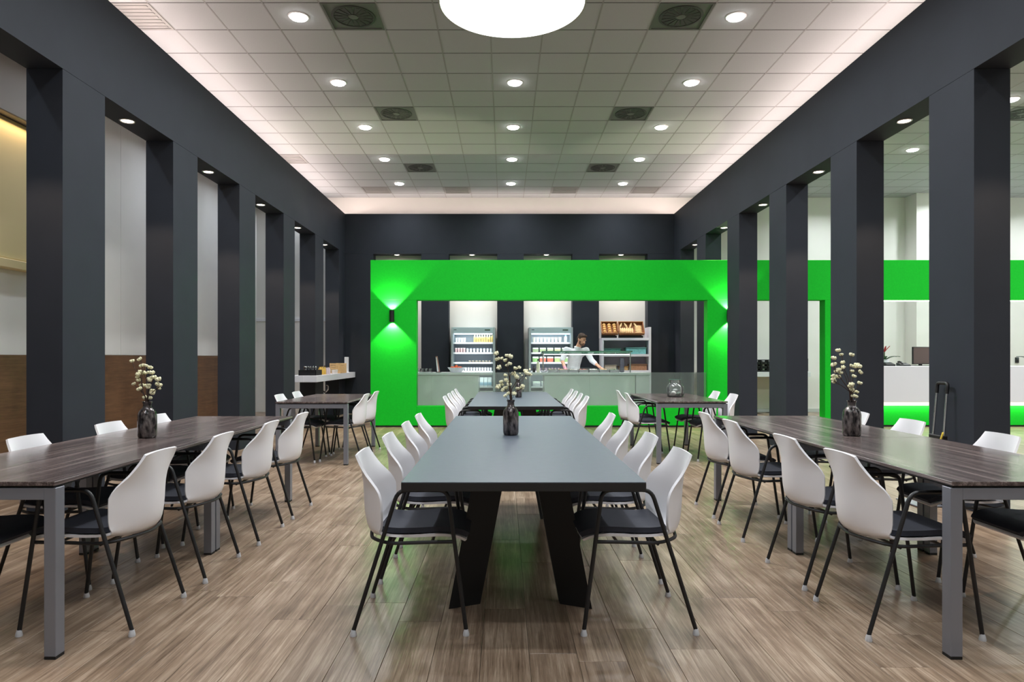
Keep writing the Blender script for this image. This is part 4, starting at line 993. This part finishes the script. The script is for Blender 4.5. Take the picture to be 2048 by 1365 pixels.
# reception desk
DKY = 12.50
t = thing('reception_desk', 'white reception desk with glowing edge and green base', 'desk', (9.4, DKY, 0))
dl, dr = -2.56, 3.0
MB().bbox(dl, dr, 0, .06, .46, 1.115, .004).build('front_panel', M_WHITE2, t, smooth=False)
MB().bbox(dl, dr, .061, .8, 1.06, 1.115, .004).build('worktop', M_WHITE2, t, smooth=False)
MB().bbox(dl, dl+.06, .061, .8, .03, 1.059, .004).build('side_panel', M_WHITE2, t, smooth=False)
MB().bbox(dl+.0605, dr, .12, .18, .03, 1.0, .004).build('base_panel', M_GREEN, t, smooth=False)
MB().box(dl+.0605, dr, .135, .17, 0, .03).build('plinth', M_BLACKM, t, smooth=False)
MB().box(dl+.07, dr, .065, .10, .392, .459).build('led_strip', mat('led_warm', (1, 1, 1, 1), emit=(1, .95, .68, 1), strength=.52), t, smooth=False)
lamp('AREA', (.2, .085, .388), 7, (1, .95, .75), t, size=5.4, size_y=.03)
DT = 1.116
t = thing('keypad', 'black card terminal on the reception desk, left', 'keypad', (7.11, 12.66, DT))
MB().hexa([(-.08, -.05, 0), (.08, -.05, 0), (.08, .10, 0), (-.08, .10, 0), (-.08, -.05, .03), (.08, -.05, .03), (.08, .10, .07), (-.08, .10, .07)]).build('case', M_BLACK, t, smooth=False)
MB().hexa([(-.06, .03, .0525), (.06, .03, .0525), (.06, .085, .0675), (-.06, .085, .0675), (-.06, .03, .0545), (.06, .03, .0545), (.06, .085, .0695), (-.06, .085, .0695)]).build('display', mat('display_grey', srgb(70, 80, 84), .2), t, smooth=False)
t = thing('desk_phone', 'black desk phone on the reception desk', 'phone', (7.38, 12.68, DT))
MB().hexa([(-.09, -.07, 0), (.09, -.07, 0), (.09, .09, 0), (-.09, .09, 0), (-.09, -.07, .02), (.09, -.07, .02), (.09, .09, .06), (-.09, .09, .06)]).build('base', M_BLACK, t, smooth=False)
MB().tube([(-.06, -.06, .045), (-.055, -.02, .07), (-.055, .04, .08), (-.06, .08, .075)], .016, 8).build('handset', M_BLACK, t)
for k in range(6): MB().box(-.01+.03*(k % 3), .012+.03*(k % 3), -.04+.04*(k//3), -.02+.04*(k//3), .02+.01*(k//3), .036+.01*(k//3)).build('key', M_SILVER, t, smooth=False)
t = thing('monitor', 'computer monitor with brown screen on the reception desk', 'monitor', (7.83, 12.95, DT), .25)
MB().bbox(-.16, .30, -.015, .015, .03, .36, .004).build('panel', M_BLACK, t, smooth=False)
MB().box(-.145, .285, -.017, -.0152, .045, .345).build('screen', mat('monitor_screen', srgb(74, 60, 58), .15), t, smooth=False)
MB().box(-.12, .20, -.09, .09, 0, .012).box(.02, .08, .012, .04, 0, .2).build('stand', M_BLACK, t, smooth=False)
t = thing('potted_bromeliad', 'red flowering bromeliad in a white pot on the reception desk', 'plant', (7.20, 13.0, DT))
MB().lathe([(.06, 0), (.085, .12), (.078, .12), (.055, .01), (0, .01)], n=20).build('pot', M_WHITE2, t)
def leaf(mb, a_, L_, wd, z0, rise, droop):
    c_, s_ = math.cos(a_), math.sin(a_); pts = []
    for i in range(7):
        f_ = i/6; r_ = L_*f_; z = z0+rise*f_-droop*f_*f_; w_ = wd*math.sin(PI*min(.98, f_*.85+.12))
        pts += [(r_*c_-w_*s_, r_*s_+w_*c_, z), (r_*c_, r_*s_, z-.006), (r_*c_+w_*s_, r_*s_-w_*c_, z)]
    n0 = len(pts); pts += [(x, y, z-.004) for x, y, z in pts]; ff = []
    for i in range(6):
        for j in (0, 1):
            q = (i*3+j, i*3+j+1, i*3+j+4, i*3+j+3); ff += [q, tuple(k+n0 for k in reversed(q))]
    mb.add(pts, ff); return mb
for k in range(9): leaf(MB(), 2*PI*k/9+.2, .26, .022, .10, .22, .14).build('leaf', mat('leaf_green', srgb(52, 86, 48), .4), t)
for k in range(7): leaf(MB(), 2*PI*k/7, .10, .016, .26, .14, .02).build('bract', mat('bract_red', srgb(176, 40, 48), .4), t)
MB().cyl((0, 0, .02), (0, 0, .32), .012, .008, 8).build('stem', mat('leaf_green', srgb(52, 86, 48), .4), t)
t = thing('intercom', 'small black intercom phone on the pale wall at the right edge', 'intercom', (11.98, Y_REAR, 1.20))
MB().bbox(-.04, .04, -.03, 0, -.05, .08, .006).build('case', M_BLACK, t, smooth=False)
MB().box(-.025, .025, -.034, -.03, .03, .065).build('display', mat('display_grey', srgb(70, 80, 84), .2), t, smooth=False)
t = thing('potted_plant', 'dark leafy plant at the right picture edge above the reception desk', 'plant', (9.86, 12.85, DT))
MB().lathe([(.05, 0), (.07, .10), (.064, .10), (.045, .01), (0, .01)], n=16).build('pot', M_BLACK, t)
for k in range(6): leaf(MB(), 2*PI*k/6+PI, .24, .03, .10, .20, .12).build('leaf', mat('leaf_dark', srgb(38, 44, 36), .5), t)

# ------------------------------------------------------------------ folding hand truck at the right pillar
t = thing('hand_truck', 'folding chrome hand truck with black handle leaning at the right pillar', 'hand truck', (3.715, 5.97, 0), -PI/2)
hw_ = .085
for s in (-1, 1):
    MB().cyl((s*hw_, .03, .06), (s*hw_*.86, .06, .58), .013, n=10).build('tube', M_CHROME, t)
    MB().cyl((s*hw_*.86, .058, .56), (s*hw_*.80, .092, .985), .010, n=10).build('inner_tube', M_CHROME, t)
    MB().lathe([(.02, -.012), (.075, -.012), (.08, 0), (.075, .012), (.02, .012), (.02, -.012)], (0, 0, 0), 20).build('wheel', M_BLACKM, t, (s*.13, .05, .081), (0, PI/2, 0))
MB().tube(arc_path([(-hw_*.80, .090, .96), (-hw_*.82, .098, 1.05), (hw_*.82, .098, 1.05), (hw_*.80, .090, .96)], .03, 5), .015, 10).build('handle', M_BLACK, t)
MB().bbox(-.10, .10, .035, .08, .55, .60, .006).build('crossbar', M_BLACK, t, smooth=False)
MB().cyl((-.14, .05, .081), (.14, .05, .081), .008, n=8).build('axle', M_CHROME, t)
MB().bbox(-.16, .16, -.22, .02, .004, .016, .003).build('toe_plate', M_STEEL, t, smooth=False)
MB().tube(arc_path([(.10, .03, .60), (.16, .0, .64), (.15, -.02, .56), (.11, .03, .55)], .02, 4), .007, 6).build('strap', mat('yellow_strap', srgb(205, 180, 60), .6), t)
